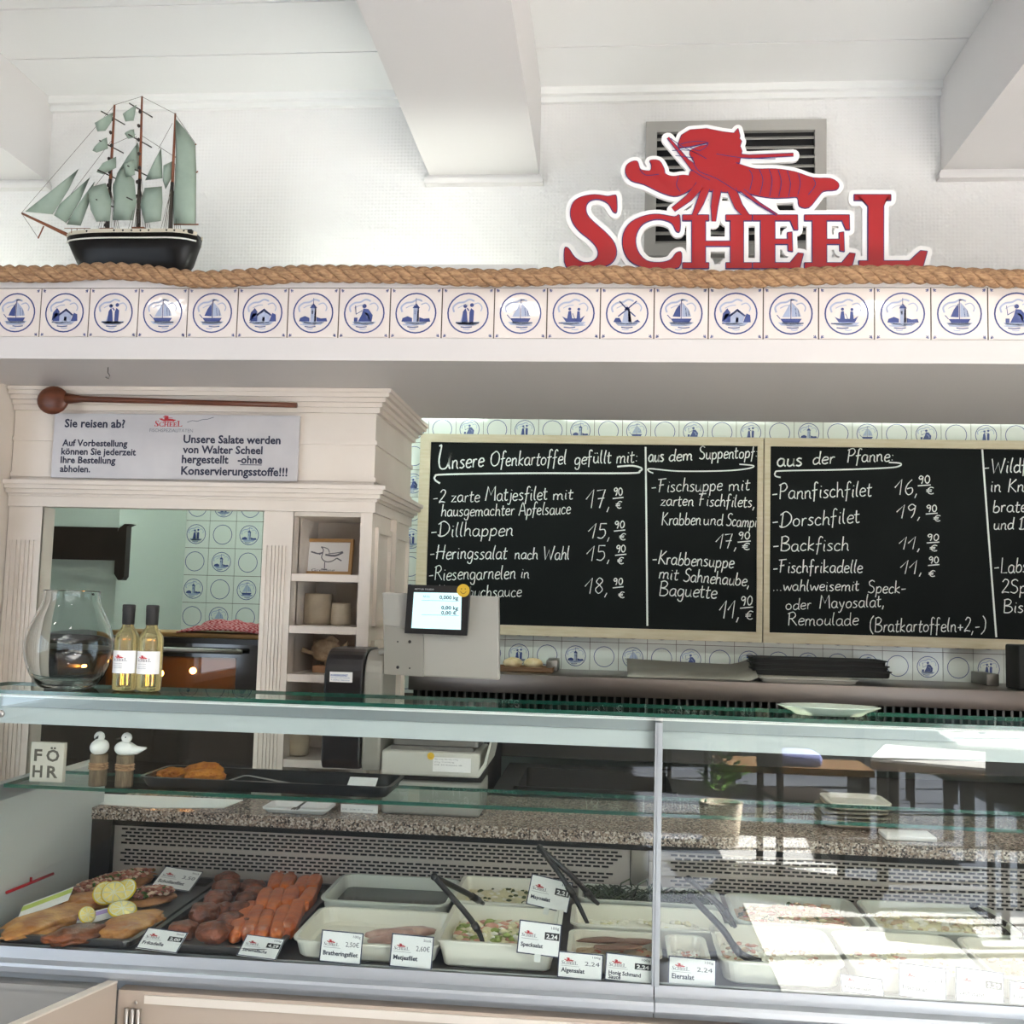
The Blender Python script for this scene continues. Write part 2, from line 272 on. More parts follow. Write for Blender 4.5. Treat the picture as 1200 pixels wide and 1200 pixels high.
# ------------------------------------------------------------------ chalk handwriting: single strokes, 10 units = capital height
G = {
'A':(6,'0,0 3,10 5.5,0|1,3.5 4.8,3.5'),'B':(6,'1,10 .8,5 .6,0|.5,9.5 3,10.3 4.8,8.5 3.5,6 1.2,5.4 4.5,4.6 5.4,2.2 3.5,.2 .6,.2'),'D':(7,'1.5,9.5 1,0|0,8 3,10.2 6,7.5 6,3.5 3.5,.5 .6,.1 0,1.2'),
'F':(6,'!2,9.5 1.2,0|!0,9.2 5.5,9.8|!.8,5 4,5.4'),'H':(7,'!1.2,10 .8,0|!5.8,10 5.2,0|0,4.6 3,5.3 6.4,5'),'K':(6,'!1.2,10 .8,0|!5,9.5 1.2,5 5.6,0'),'L':(5,'!1,10 .8,.3 4.6,.4'),
'M':(8,'!.4,0 1.4,10 3.8,4 6.4,10 7,0'),'O':(7.5,'4,9.8 1,7.5 .8,2.8 3.2,.2 6.2,2 6.6,7 4.6,9.6 3,9.4'),'P':(5.5,'!1.2,9.6 .8,0|.2,8.8 3.4,10.2 5,7.8 3.4,5.2 1,5'),'R':(6.2,'!1.2,9.6 .8,0|.2,8.8 3.4,10.2 5,7.8 3.4,5.4 1,5.2|!2.4,5.2 5.8,0'),
'S':(5.5,'4.8,8.8 3.2,10 1.2,8.6 1.6,6.2 4,4.6 4.6,2 2.8,.1 .4,1'),'U':(7,'.2,10 1.2,10.2 .9,4 2,.4 4.4,.4 5.6,3.5 5.8,7|5.8,7 5.6,2 6.4,0'),'W':(9,'!.4,9.6 2,0 4.4,7 6.2,0 8.4,10'),'N':(7,'!.6,0 1,10 5.4,0 5.8,10'),'T':(6,'!0,9.7 6,9.7|!3,9.7 2.6,0'),
'a':(5,'4,4.6 2.2,5.1 .7,3.4 .8,1 2.2,.1 3.6,1.4 4.1,4.6|4.1,4.6 4,1 4.9,0'),'b':(4.8,'.9,9.5 .7,4 .7,.4|.8,3.5 2.4,5 4,3.4 3.6,.8 2,.1 .7,.8'),'c':(4.2,'3.7,4.3 2.2,5.1 .7,3.2 .9,.8 2.4,.1 3.8,.9'),'d':(5,'4,4.3 2.2,5 .7,3.2 .9,.7 2.2,.1 3.7,1.4|4.3,9.8 4,4 4,1 4.8,0'),
'e':(4.4,'.8,2.6 3.8,3.2 3.4,4.9 1.8,5 .7,3 1,.7 2.4,.1 3.9,.9'),'f':(4,'3.8,9 2.8,10 1.8,8.6 1.6,3 1.2,-2.4|.2,4.6 3.4,5.2'),'g':(4.8,'3.9,4.5 2,5.1 .7,3.2 1,.8 2.4,.3 3.8,2|4,4.8 4,0 3.2,-3.2 1.4,-3 1,-1.8'),'h':(4.8,'1,9.8 .7,0|.8,3 2.2,5 3.6,4.2 3.7,1 4.4,0'),
'i':(2.4,'1.2,5 1,1 1.6,0|!1.3,7 1.5,7.4'),'j':(2.6,'1.8,5 1.8,0 1,-2.8 -.4,-2.4|!1.9,7 2.1,7.4'),'k':(4.6,'1,9.8 .8,0|3.8,5 1,2.4 4,0'),'l':(2.5,'1.4,9.8 .8,5 .9,1 1.8,0'),'m':(7,'.8,5 .7,0|.7,3 2,5 3.2,4 3.2,0|3.2,3 4.6,5 5.8,4 5.8,1 6.6,0'),'n':(4.8,'.8,5 .7,0|.7,3 2.2,5 3.5,4.2 3.5,1 4.4,0'),
'o':(4.8,'2.6,5 .9,3.8 .8,1.2 2.2,.1 3.8,1.2 3.9,3.8 2.4,5'),'p':(4.8,'.9,5 .8,0 .5,-3.4|.8,3 2.4,5 4,3.6 3.6,.8 2,.1 .9,.8'),'r':(3.6,'.9,5 .8,0|.8,2.6 1.8,4.8 3.2,4.8'),'s':(4,'3.3,4.6 2,5.1 .9,4 2.2,2.7 3.2,1.3 2,.1 .4,.5'),'t':(3.4,'1.6,8 1.2,1.2 2,0 3,.6|.2,5.2 3.2,5.5'),
'u':(4.8,'.8,5 .7,1.4 1.8,.1 3.4,1.4 3.8,5|3.8,5 3.7,1 4.5,0'),'v':(4.4,'!.4,5 2,0 3.9,5'),'w':(6.4,'.4,5 1.6,.2 3.2,4 4.6,.2 6,5'),'x':(4.4,'!.4,5 4,0|!3.8,5 .4,0'),'y':(4.6,'!.6,5 2.2,1|4,5 2.6,0 1.2,-3 0,-2.8'),'z':(4.4,'!.6,4.8 3.6,5 .6,.2 4,.4'),
'ü':(4.8,'.8,5 .7,1.4 1.8,.1 3.4,1.4 3.8,5|3.8,5 3.7,1 4.5,0|!1.3,7 1.5,7.5|!2.9,7 3.1,7.5'),
'0':(5,'2.5,10 .8,7 .9,2.5 2.4,0 4.2,2.5 4.2,7.4 2.5,10'),'1':(4.6,'!.2,4.6 3.6,10 2.8,0'),'2':(5,'.6,8 2,10 4,8.8 3.4,5.6 .4,.4 2,.8 4.6,.3'),'3':(5,'.8,9.4 3.4,9.4 3.6,6.6 2,5.4 4.2,3.6 3.2,.3 .6,.6'),'5':(5,'!4.4,10 1.4,10 1.2,5.8|1.2,5.8 3.6,6 4.2,2.8 2.6,.2 .5,.8'),'6':(5,'3.6,10 1.4,6.6 .8,2.6 2.4,.1 4.2,1.8 3.8,4.6 1.4,4'),'7':(5,'!.4,9.4 4.2,10 2,0|!1,5 4,5.4'),'8':(5,'2.6,5.4 1,7.4 2.4,9.9 4,8 2.6,5.4 .8,2.6 2.4,0 4.2,2.4 2.6,5.4'),'9':(5,'4,8.4 2.4,10 .8,7.8 2,5.4 4,7.4|4.1,9 3.6,3 2.6,0'),
',':(2.6,'!1.4,.6 .6,-2.2'),'.':(2.4,'!.8,.2 1.2,.6'),':':(2.4,'!1,1 1.2,1.5|!1.2,4.4 1.4,4.9'),'-':(4.4,'!.4,3 3.4,3.3'),'(':(3.6,'3,11 .9,7.5 .8,1.5 2.8,-2'),')':(3.6,'.4,11 2.6,7.5 2.7,1.5 .4,-2'),'+':(5,'!.6,3 4.4,3.2|!2.5,5.2 2.4,1'),'€':(6,'5.2,8.8 3.2,9.8 1.4,6.5 1.6,2.2 3.4,.2 5.2,1.2|!.2,6 4,6.2|!.2,3.8 3.8,4'),' ':(3.6,''),
}
def chalk(mb, st, x0, y0, x1, y1, cap, T, w, seed=1):
    """write st from baseline point (x0,y0) to (x1,y1); cap = capital height; stroke width w"""
    rr = random.Random(seed*97+len(st)); tot = sum(G[c][0] for c in st)
    kx = math.hypot(x1-x0, y1-y0)/tot; ky = cap/10; ang = math.atan2(y1-y0, x1-x0); cx = 0
    for c in st:
        wd_, s = G[c]; dy = rr.uniform(-.3, .3)*ky; sk = .08+rr.uniform(-.04, .06)
        for part in s.split('|'):
            if not part: continue
            st_ = part[0] == '!'; P = [tuple(map(float, q.split(','))) for q in part.lstrip('!').split()]
            if not st_ and len(P) > 2: P = catmull(P, 4)
            Q = []
            for a, b in P:
                xx = cx+(a)*kx+b*sk*ky; yy = b*ky+dy
                Q.append((x0+xx*math.cos(ang)-yy*math.sin(ang), y0+xx*math.sin(ang)+yy*math.cos(ang)))
            ws = [w*rr.uniform(.75, 1.15) for _ in Q]; mb.ribbon(Q, ws, T, 0)
        cx += wd_*kx
# ------------------------------------------------------------------ delft tile paintings in unit-tile coordinates; colour 0 dark, 1 pale
def delft(mb, i, cx, cz, s, Y, dark=1, pale=2, ring=.392, rw=.028, corners=True, detail=True, blank=False, rs=3):
    rr = random.Random(i*13+rs)
    T = lambda a, b: (cx+a*s, Y, cz+b*s)
    n = 28 if detail else 20
    mb.ribbon([(ring*math.cos(2*math.pi*k/n), ring*math.sin(2*math.pi*k/n)) for k in range(n)], rw, T, dark, True)
    if corners:
        for sx in (-1, 1):
            for sy in (-1, 1):
                a, b = .45*sx, .45*sy
                mb.ribbon([(a-.035*sx, b), (a+.02*sx, b+.02*sy)], .014, T, dark); mb.ribbon([(a, b-.035*sy), (a+.015*sx, b+.015*sy)], .014, T, dark); mb.ribbon([(a-.03*sx, b-.03*sy), (a, b)], .012, T, dark)
    if blank: return
    def P(c, *p): mb.poly(p, T, dark if c == 0 else pale)
    def S(c, w, *p): mb.ribbon(catmull(list(p), 4), w, T, dark if c == 0 else pale)
    # clouds and water
    S(1, .035, (-.27,.02), (-.29,.12), (-.2,.2), (-.08,.22), (.02,.27), (.12,.24)); S(1, .022, (.1,.17), (.2,.2), (.27,.12), (.25,.04)); S(1, .018, (-.2,.1), (-.1,.15), (0,.16))
    for k in range(4):
        y = -.19-.04*k; x = rr.uniform(-.1, .08); l = .2-.045*k; S(k % 2, .02, (x-l, y), (x, y-.012), (x+l, y))
    P(1, (-.24,-.17), (.24,-.17), (.16,-.24), (-.18,-.23))
    d = i % 8
    if d == 0:      # cottage and trees
        P(0, (-.24,-.17), (-.1,-.17), (-.1,-.02), (-.2,.0)); P(1, (-.1,-.17), (.14,-.17), (.16,-.04), (.03,.07), (-.1,-.03)); P(0, (-.12,-.03), (.03,.09), (.19,-.04), (.16,-.06), (.03,.04), (-.1,-.06)); P(0, (.14,-.17), (.28,-.17), (.27,-.03), (.2,0)); P(0, (-.26,-.17), (-.24,.0), (-.16,.1), (-.1,.02), (-.14,-.05)); P(0, (.0,-.17), (.05,-.17), (.05,-.08), (0,-.08))
    elif d == 1:    # walking couple
        P(0, (-.12,-.19), (.0,-.19), (-.02,.02), (-.05,.1), (-.1,.03)); P(0, (.03,-.19), (.11,-.19), (.12,.05), (.06,.1), (.03,.02)); mb.disc((-.055,.14), .04, T, dark, 8); mb.disc((.075,.16), .04, T, dark, 8); S(0, .025, (.02,.05), (-.02,.1)); P(1, (-.15,-.19), (-.12,-.19), (-.1,.0)); S(0, .03, (-.2,-.2), (.0,-.21), (.22,-.19))
    elif d in (2, 5):    # sailing boat
        P(0, (-.2,-.1), (.2,-.1), (.15,-.18), (-.14,-.18)); S(0, .014, (0,-.1), (.0,.28)); P(1, (.015,-.07), (.19,-.06), (.14,.08), (.015,.22)); P(0, (-.015,-.07), (-.16,-.06), (-.1,.08), (-.015,.2)) if d == 2 else P(1, (-.015,-.07), (-.16,-.07), (-.015,.2)); P(0, (.0,.28), (.09,.26), (.0,.24)); S(0, .016, (-.2,-.1), (-.26,-.03)); S(0, .012, (.1,-.06), (.08,.1)); S(0, .012, (.15,-.06), (.14,.06))
    elif d == 3:    # church tower
        P(1, (-.05,-.17), (.06,-.17), (.06,.1), (-.05,.1)); P(0, (-.07,.1), (.08,.1), (.0,.2)); S(0, .012, (0,.18), (0,.3)); P(0, (-.28,-.17), (-.07,-.17), (-.07,-.1), (-.16,-.06), (-.26,-.1)); P(0, (.07,-.17), (.29,-.17), (.27,-.1), (.16,-.11), (.07,-.08)); P(0, (.02,-.17), (.06,-.17), (.06,.1), (.03,.1)); P(0, (-.03,-.02), (0,-.02), (0,.05), (-.03,.05))
    elif d == 4:    # two men in a boat
        P(0, (-.22,-.06), (-.14,-.1), (.14,-.1), (.22,-.04), (.15,-.17), (-.14,-.17)); P(0, (-.12,-.1), (-.03,-.1), (-.05,.05), (-.1,.04)); P(0, (.06,-.1), (.13,-.1), (.12,.04), (.07,.04)); mb.disc((-.075,.085), .03, T, dark, 8); mb.disc((.1,.08), .03, T, dark, 8); S(0, .012, (-.02,.0), (.04,-.14))
    elif d == 6:    # windmill
        P(1, (-.09,-.17), (.09,-.17), (.05,.07), (-.05,.07)); P(0, (-.06,.07), (.06,.07), (0,.14)); P(0, (.02,-.17), (.09,-.17), (.05,.07), (.02,.07)); S(0, .024, (-.17,-.06), (.0,.08), (.18,.24)); S(0, .024, (-.15,.24), (.0,.08), (.16,-.06)); P(0, (-.26,-.17), (-.1,-.17), (-.14,-.09), (-.22,-.09)); P(0, (.12,-.17), (.26,-.17), (.2,-.12))
    else:           # seated figure
        P(0, (-.12,-.17), (.15,-.17), (.17,-.04), (.08,.08), (-.02,.09), (-.05,-.03)); mb.disc((.0,.14), .045, T, dark, 8); S(1, .03, (.02,.0), (.08,-.04), (.1,-.12)); S(0, .014, (-.04,.05), (-.16,-.02)); P(0, (-.2,-.17), (-.13,-.17), (-.13,-.09), (-.2,-.09)); S(0, .012, (-.16,-.03), (-.18,.15))
# ================================================================== THE SETTING
W_Y = 3.0; CZ = 3.105; BZ = 2.845; LZ = 2.405; SZ = 2.184; FY = 2.53; KY = 4.9
# embossed wallpaper
wp = mat('embossed_wallpaper', 'e8e7e5', .42, coat=.15)
nt = wp.node_tree; L = nt.links.new; bs = nt.nodes['Principled BSDF']; tc = nt.nodes.new('ShaderNodeTexCoord'); sp = nt.nodes.new('ShaderNodeSeparateXYZ'); L(tc.outputs['Object'], sp.inputs[0])
def mth(op, a, b=None):
    n = nt.nodes.new('ShaderNodeMath'); n.operation = op
    for i, q in enumerate((a, b)):
        if q is None: continue
        if isinstance(q, (int, float)): n.inputs[i].default_value = q
        else: L(q, n.inputs[i])
    return n.outputs[0]
sa = mth('SINE', mth('MULTIPLY', mth('ADD', sp.outputs[0], sp.outputs[2]), 300)); sb = mth('SINE', mth('MULTIPLY', mth('SUBTRACT', sp.outputs[0], sp.outputs[2]), 300))
bp = nt.nodes.new('ShaderNodeBump'); bp.inputs['Strength'].default_value = .24; bp.inputs['Distance'].default_value = .003; L(mth('MULTIPLY', sa, sb), bp.inputs['Height']); L(bp.outputs[0], bs.inputs['Normal'])
q = MB(); q.box((-3.2, W_Y, LZ-.2), (3.4, W_Y+.12, CZ+.1)); struct('wall_back', q, wp)
q = MB()
for k in range(44):     # ceiling boards with grooves
    y1 = W_Y-.25*k; q.box((-3.2, y1-.2445, CZ), (3.4, y1, CZ+.02))
q.box((-3.2, -8, CZ+.02), (3.4, W_Y, CZ+.1)); struct('ceiling', q, CEIL)
for i, (a, b) in enumerate(((-2.3, -1.74), (-.552, -.228), (.912, 1.28))):
    q = MB(); q.box((a, -8, BZ), (b, W_Y, CZ)); q.box((a-.012, W_Y-.03, BZ-.028), (b+.012, W_Y, BZ-.012)); q.box((a-.006, W_Y-.02, BZ-.012), (b+.006, W_Y, BZ)); struct('trim_%d' % (i+1), q, BEAMM)
q = MB()
for a, b in ((-3.2, -2.3), (-1.74, -.552), (-.228, .912), (1.28, 3.4)): q.box((a, W_Y-.03, CZ-.022), (b, W_Y, CZ)); q.box((a, W_Y-.014, CZ-.04), (b, W_Y, CZ-.022))
struct('trim_4', q, CEIL)
# deep soffit with its ledge, lip and fascia
q = MB(); q.box((-3.2, FY+.012, SZ), (3.4, 3.34, LZ)); q.box((-3.2, FY-.006, SZ+.0), (3.4, FY+.012, 2.2405)); q.box((-3.2, FY-.004, 2.369), (3.4, FY+.012, LZ))
struct('trim_5', q, SOFF)
q = MB(); q.box((-3.2, FY+.002, 2.2405), (3.4, FY+.012, 2.369), 3)
tx0 = -1.4655
for i in range(-10, 27):
    x = tx0+.13*i; q.box((x+.0015, FY, 2.2425), (x+.1285, FY+.005, 2.3675), 0)
    delft(q, [2, 0, 1, 5, 2, 0, 3, 7, 3, 1, 5, 4, 6, 2, 0, 5, 4, 3, 2, 7, 3, 0][(i+1) % 22], x+.065, 2.305, .127, FY-.0008)
struct('trim_6', q, [TILE, BLUE, LBLUE, GROUT])
# stub wall left of the cabinet, kitchen walls, floor
q = MB(); q.box((-3.2, 2.8, 0), (-1.745, 3.0, SZ)); struct('wall_left', q, CREAM)
PALEW = mat('pale_green_wall', 'cdd6cc', .5)
q = MB(); q.box((-3.2, KY, 0), (3.4, KY+.1, 2.75)); struct('wall_kitchen', q, PALEW)
q = MB(); q.box((-3.3, 3.0, 0), (-3.2, KY+.1, 2.75)); q.box((3.4, 3.0, 0), (3.5, KY+.1, 2.75)); struct('wall_kitchen_side', q, PALEW)
q = MB(); q.box((-3.3, 3.34, 2.7), (3.5, KY+.1, 2.8)); q.box((-3.3, 3.3, LZ), (3.5, 3.34, 2.75)); struct('ceiling_kitchen', q, CEIL)
q = MB(); q.box((-3.2, 4.2, 0), (-2.03, KY, 2.7)); struct('wall_chimney', q, PALEW)
# tiled band of the kitchen wall
q = MB(); tp = .1305; q.box((-2.03, KY-.004, .9), (3.4, KY, 2.6), 3)
for ix in range(-16, 26):
    for iz in range(-1, 10):
        x = -.02+tp*ix; z = 1.36+tp*iz
        if x < -2.03+.02: continue
        q.box((x-tp/2+.0012, KY-.008, z-tp/2+.0012), (x+tp/2-.0012, KY-.003, z+tp/2-.0012), 0)
        vis = x < -.7 or x > 2.0 or iz < 2 or iz > 6
        if vis: delft(q, (ix*5+iz*3) % 8, x, z, tp*.98, KY-.0086, detail=False, blank=(ix+iz) % 2 == 0, ring=.36, rw=.024, corners=False)
struct('trim_7', q, [TILEB, BLUE, LBLUE, GROUT])
FLOORM = mat('grey_floor_tiles', '74777f', .35, var='686c74', scale=3)
q = MB(); q.box((-3.3, -8.1, -.05), (3.5, KY+.1, 0)); struct('floor', q, FLOORM)
q = MB(); q.box((.75, -1.75, 0), (3.38, 1.9, .004)); q.box((.75, -3.5, 0), (1.45, -2.3, .004)); struct('floor_added_reflector', q, mat('pale_added_reflector', 'e2e0dc', .35))  # pale zone added to whiten the sunlit floor's reflection in the counter glass
# dining room behind: side walls, window wall to the right
RW = mat('dining_wall_paint', '9c8d7d', .6)
q = MB(); q.box((-3.3, -8.1, 0), (-3.2, -2.2, CZ+.1)); q.box((-3.3, .9, 0), (-3.2, 3.0, CZ+.1)); q.box((-3.3, -2.2, 2.5), (-3.2, .9, CZ+.1)); q.box((-3.3, -2.2, 0), (-3.2, .9, .9)); struct('wall_dining_left', q, RW)
q = MB()
for y in (-2.2, -1.2, -.2, .84): q.box((-3.28, y, .96), (-3.22, y+.06, 2.44))
q.box((-3.28, -2.2, .9), (-3.22, .9, .96)); q.box((-3.28, -2.2, 2.44), (-3.22, .9, 2.5)); struct('window_added_fill', q, WHITE)  # unseen left window, added to bring in fill light
q = MB(); q.box((-3.3, -8.1, 0), (3.5, -8.0, CZ+.1)); struct('wall_dining_rear', q, RW)
q = MB(); q.box((3.4, -8, 0), (3.5, -7.2, CZ+.1)); q.box((3.4, -.3, 0), (3.5, 3.0, CZ+.1)); q.box((3.4, -7.2, 2.55), (3.5, -.3, CZ+.1)); q.box((3.4, -7.2, 0), (3.5, -.3, .08)); struct('wall_dining_right', q, RW)
q = MB()
for y in (-7.2, -6.0, -4.8, -3.6, -2.55, -1.42, -.36): q.box((3.41, y, .08), (3.47, y+.06, 2.55))
q.box((3.41, -7.2, .08), (3.47, -.3, .14)); q.box((3.41, -7.2, 2.49), (3.47, -.3, 2.55)); struct('window_1', q, DWOOD)
q = MB(); q.box((3.5, -12, -.08), (9, 6, -.03)); struct('floor_terrace', q, mat('terrace_paving', 'a7a39c', .8, var='99958e', scale=4))
# ================================================================== LAMPS
LAMPW = mat('warm_lamp_glow', 'fff5ec', .5, emit=K_SPOT)
k = 0
for y in (.78, -1.7):
    for x in (-1.9, -.39, 1.03):
        t = thing('ceiling_spotlight', '%s round ceiling spotlight over the dining room, %s row' % (('left', 'middle', 'right')[k % 3], 'front' if y > 0 else 'rear'), 'lamp', (x, y, BZ), 'ceiling spotlights')
        q = MB(); q.lathe([(.10, 0), (.10, -.03), (.085, -.035), (.085, -.012), (0, -.012)], (x, y, BZ), 24); q.build('lamp_housing', STEELD, t)
        q = MB(); q.lathe([(.0, -.0125), (.084, -.0125), (.084, -.02), (0, -.02)], (x, y, BZ), 24); q.build('bulb_disc', LAMPW, t); k += 1
COOL2 = mat('bright_cool_tube_glow', 'e8fff8', .5, emit=52); COOL = mat('cool_tube_glow', 'f4fff4', .5, emit=K_TUBE); LEDGEG = mat('ledge_tube_glow', 'f8fff6', .5, emit=K_LEDGE); RAILG = mat('case_tube_glow', 'fff4e0', .5, emit=K_RAIL)
for i, (x0, x1, lb) in enumerate(((-1.9, -.7, 'left'), (-.3, .9, 'middle'), (1.2, 2.4, 'right'))):
    t = thing('tube_light', '%s fluorescent tube light on the kitchen ceiling' % lb, 'lamp', ((x0+x1)/2, 3.85, 2.7))
    B((x0, 3.81, 2.66), (x1, 3.89, 2.7), WHITE, 'lamp_housing', t)
    q = MB(); q.tube([(x0+.02, 3.85, 2.64), (x1-.02, 3.85, 2.64)], .016, 10); q.build('tube', COOL if i else COOL2, t)
for x0, x1, lb in ((-1.04, -.2, 'centre'), (-2.3, -1.66, 'left')):
    t = thing('ledge_light', 'shielded strip light lying on the ledge, %s' % ('left of the red sign' if lb == 'centre' else 'left of the model ship'), 'lamp', ((x0+x1)/2, 2.68, LZ))
    q = MB(); q.box((x0, 2.63, LZ), (x1, 2.72, LZ+.008)); q.prism([(2.63, LZ), (2.634, LZ), (2.664, LZ+.066), (2.66, LZ+.066)], 'x', x0, x1); q.build('reflector', WHITE, t)
    q = MB(); q.tube([(x0+.02, 2.67, LZ+.024), (x1-.02, 2.67, LZ+.024)], .012, 10); q.build('tube', LEDGEG, t)
# ================================================================== CREAM WOODEN CABINET WITH HATCH AND NICHE
cab = thing('wooden_cabinet', 'cream painted wooden cabinet with fluted pilasters, serving hatch and narrow shelf niche', 'cabinet', (-1.2, 2.95, 0))
cab.location = (-1.2, 2.95, 0)
CY = 2.91
q = MB(); q.box((-1.742, CY, 1.838), (-.667, CY+.03, SZ)); q.box((-.69, CY+.03, 1.838), (-.667, 3.45, SZ))
for z in (2.03, 1.925): q.box((-1.742, CY-.006, z), (-.661, CY, z+.012)); q.box((-.667, CY, z), (-.661, 3.45, z+.012))
q.build('frieze_board', CREAM, cab)
def mould(name, steps, parent):
    m = MB()
    for z0, z1, p in steps: m.box((-1.742, CY-p, z0), (-.667+p, CY+.004, z1)); m.box((-.672, CY, z0), (-.667+p, 3.45+p*.5, z1))
    return m.build(name, CREAM, parent)
mould('cornice', [(2.12, 2.135, .012), (2.135, 2.148, .02), (2.148, 2.16, .032), (2.16, 2.172, .044), (2.172, 2.183, .05)], cab)
mould('architrave', [(1.838, 1.868, .008), (1.868, 1.876, .014), (1.876, 1.888, .024), (1.888, 1.900, .034), (1.900, 1.912, .042)], cab)
for a, b in ((-1.742, -1.64), (-.98, -.895)):
    q = MB(); q.box((a, CY+.004, 0), (b, CY+.07, 1.838)); q.box((a, CY, 0), (a+.012, CY+.01, 1.838)); q.box((b-.012, CY, 0), (b, CY+.01, 1.838)); q.box((a+.012, CY, 1.74), (b-.012, CY+.01, 1.838)); q.box((a+.012, CY, 0), (b-.012, CY+.01, .12))
    n = 6; s = (b-a-.024)/n
    for i in range(n-1): q.box((a+.012+s*(i+1)-.0035, CY, .12), (a+.012+s*(i+1)+.0035, CY+.01, 1.74))
    q.build('pilaster', CREAM, cab)
q = MB(); q.box((-.895, 3.17, 0), (-.667, 3.19, 1.838)); q.box((-.905, CY+.06, 0), (-.895, 3.18, 1.838)); q.box((-.701, CY+.02, 0), (-.69, 3.18, 1.838)); q.box((-.895, CY+.01, 1.826), (-.69, 3.18, 1.838))
for x in (-.83, -.76): q.box((x-.001, 3.168, 0), (x+.001, 3.17, 1.826))
q.build('niche_lining', CREAM, cab)
B((-.701, CY, 0), (-.667, CY+.03, 1.838), CREAM, 'stile', cab)
for z in (1.663, 1.517, 1.382, 1.147): B((-.894, CY+.003, z-.021), (-.702, 3.168, z), CREAM, 'shelf', cab)
q = MB(); q.box((-.69, CY+.03, 0), (-.667, 3.45, 1.838))
for y0, y1 in ((2.95, 3.14), (3.2, 3.42)):
    for z0, z1 in ((1.25, 1.48), (1.52, 1.8), (.9, 1.2)):
        for a, b in (((y0, z0+.016), (y0+.016, z1-.016)), ((y1-.016, z0+.016), (y1, z1-.016)), ((y0, z0), (y1, z0+.016)), ((y0, z1-.016), (y1, z1))): q.box((-.668, a[0], a[1]), (-.657, b[0], b[1]))
q.box((-.668, 3.155, 1.0), (-.648, 3.185, 1.838)); q.build('side_panel', CREAM, cab)
# notice board and wooden spoon on it
NY = CY-.012
def Tp(Y): return lambda x, y: tuple(PY(x, y, Y))
t = thing('notice_board', 'pale grey printed notice panel with dark text and small red emblem below the wooden spoon', 'sign', (-1.25, NY, 2.02))
p = [PY(57, 560, NY), PY(346, 562, NY), PY(348, 482, NY), PY(62, 482, NY)]
zt, zb = 2.109, 1.922
q = MB(); q.box((-1.612, NY-.004, zb), (-.884, NY+.004, zt)); q.build('panel', mat('notice_grey', 'b9b5b6', .25, var='c2bebe', scale=9), t)
def ptext(mb, st, x0, y0, x1, Y, org, sc, mi=0, bold=True):
    a = PY(org[0]+x0/sc, org[1]+y0/sc, Y); b = PY(org[0]+x1/sc, org[1]+y0/sc, Y)
    mb.text(st, a.x, a.z, b.x-a.x, front(Y), mi, None, bold)
o = (20, 440)
for blk in ((('Sie reisen ab?', 139, 151, 316),), (('Auf Vorbestellung', 132, 206, 323), ('können Sie jederzeit', 129, 231, 348), ('Ihre Bestellung', 127, 256, 288), ('abholen.', 125, 282, 214)), (('Unsere Salate werden', 487, 197, 772), ('von Walter Scheel', 485, 227, 719), ('hergestellt', 482, 256, 619), ('-ohne', 646, 257, 718), ('Konservierungsstoffe!!!', 480, 290, 792))):
    q = MB()
    for s, x0, y0, x1 in blk: ptext(q, s, x0, y0, x1, NY-.0046, o, 2.5)
    if len(blk) == 5: a = PY(20+655/2.5, 440+261/2.5, NY); b = PY(20+718/2.5, 440+262/2.5, NY); q.box((a.x, NY-.0048, a.z-.002), (b.x, NY-.0042, a.z), 0)
    q.build('lettering', INK, t)
q = MB(); a = PY(20+405/2.5, 440+150/2.5, NY); small_logo(q, a.x, a.z, .082, front(NY-.0046), 0, 0); ptext(q, 'FISCHSPEZIALITÄTEN', 388, 165, 515, NY-.0046, o, 2.5, 1, False)
q.ribbon([(PY(20+x/2.5, 440+y/2.5, NY).x, PY(20+x/2.5, 440+y/2.5, NY).z) for x, y in ((500,138),(515,133),(530,135),(545,130),(560,129),(578,123))], .002, front(NY-.0046), 1)
q.build('emblem', [REDINK, GREYINK], t)
t = thing('wooden_spoon', 'giant brown wooden spoon fixed along the cabinet cornice above the notice', 'spoon', (-1.27, CY-.075, 2.13))
sy = CY-.068
a = PY(78, 467, sy); b = PY(348, 475, sy); c = PY(62, 469, sy)
q = MB(); q.tube([(a.x+.0, sy, a.z), (a.x+.05, sy, a.z-.001), ((a.x+b.x)/2, sy, (a.z+b.z)/2), (b.x, sy, b.z)], [.016, .009, .0075, .0075], 10); q.build('handle', WOOD, t)
q = MB(); q.blob((c.x, sy, c.z), (.047, .016, .041), 0, 0); q.build('bowl', WOOD, t)
t = MB(); p = PY(127, 426, 2.62); t.tube([(p.x, 2.62, SZ+.002), (p.x, 2.62, SZ-.014), (p.x+.006, 2.62, SZ-.022), (p.x+.003, 2.62, SZ-.03), (p.x-.005, 2.62, SZ-.026)], .0016, 6)
tag(t.build('ceiling_hook', STEELD), 'small metal hook screwed into the soffit above the wooden cabinet', 'hook')
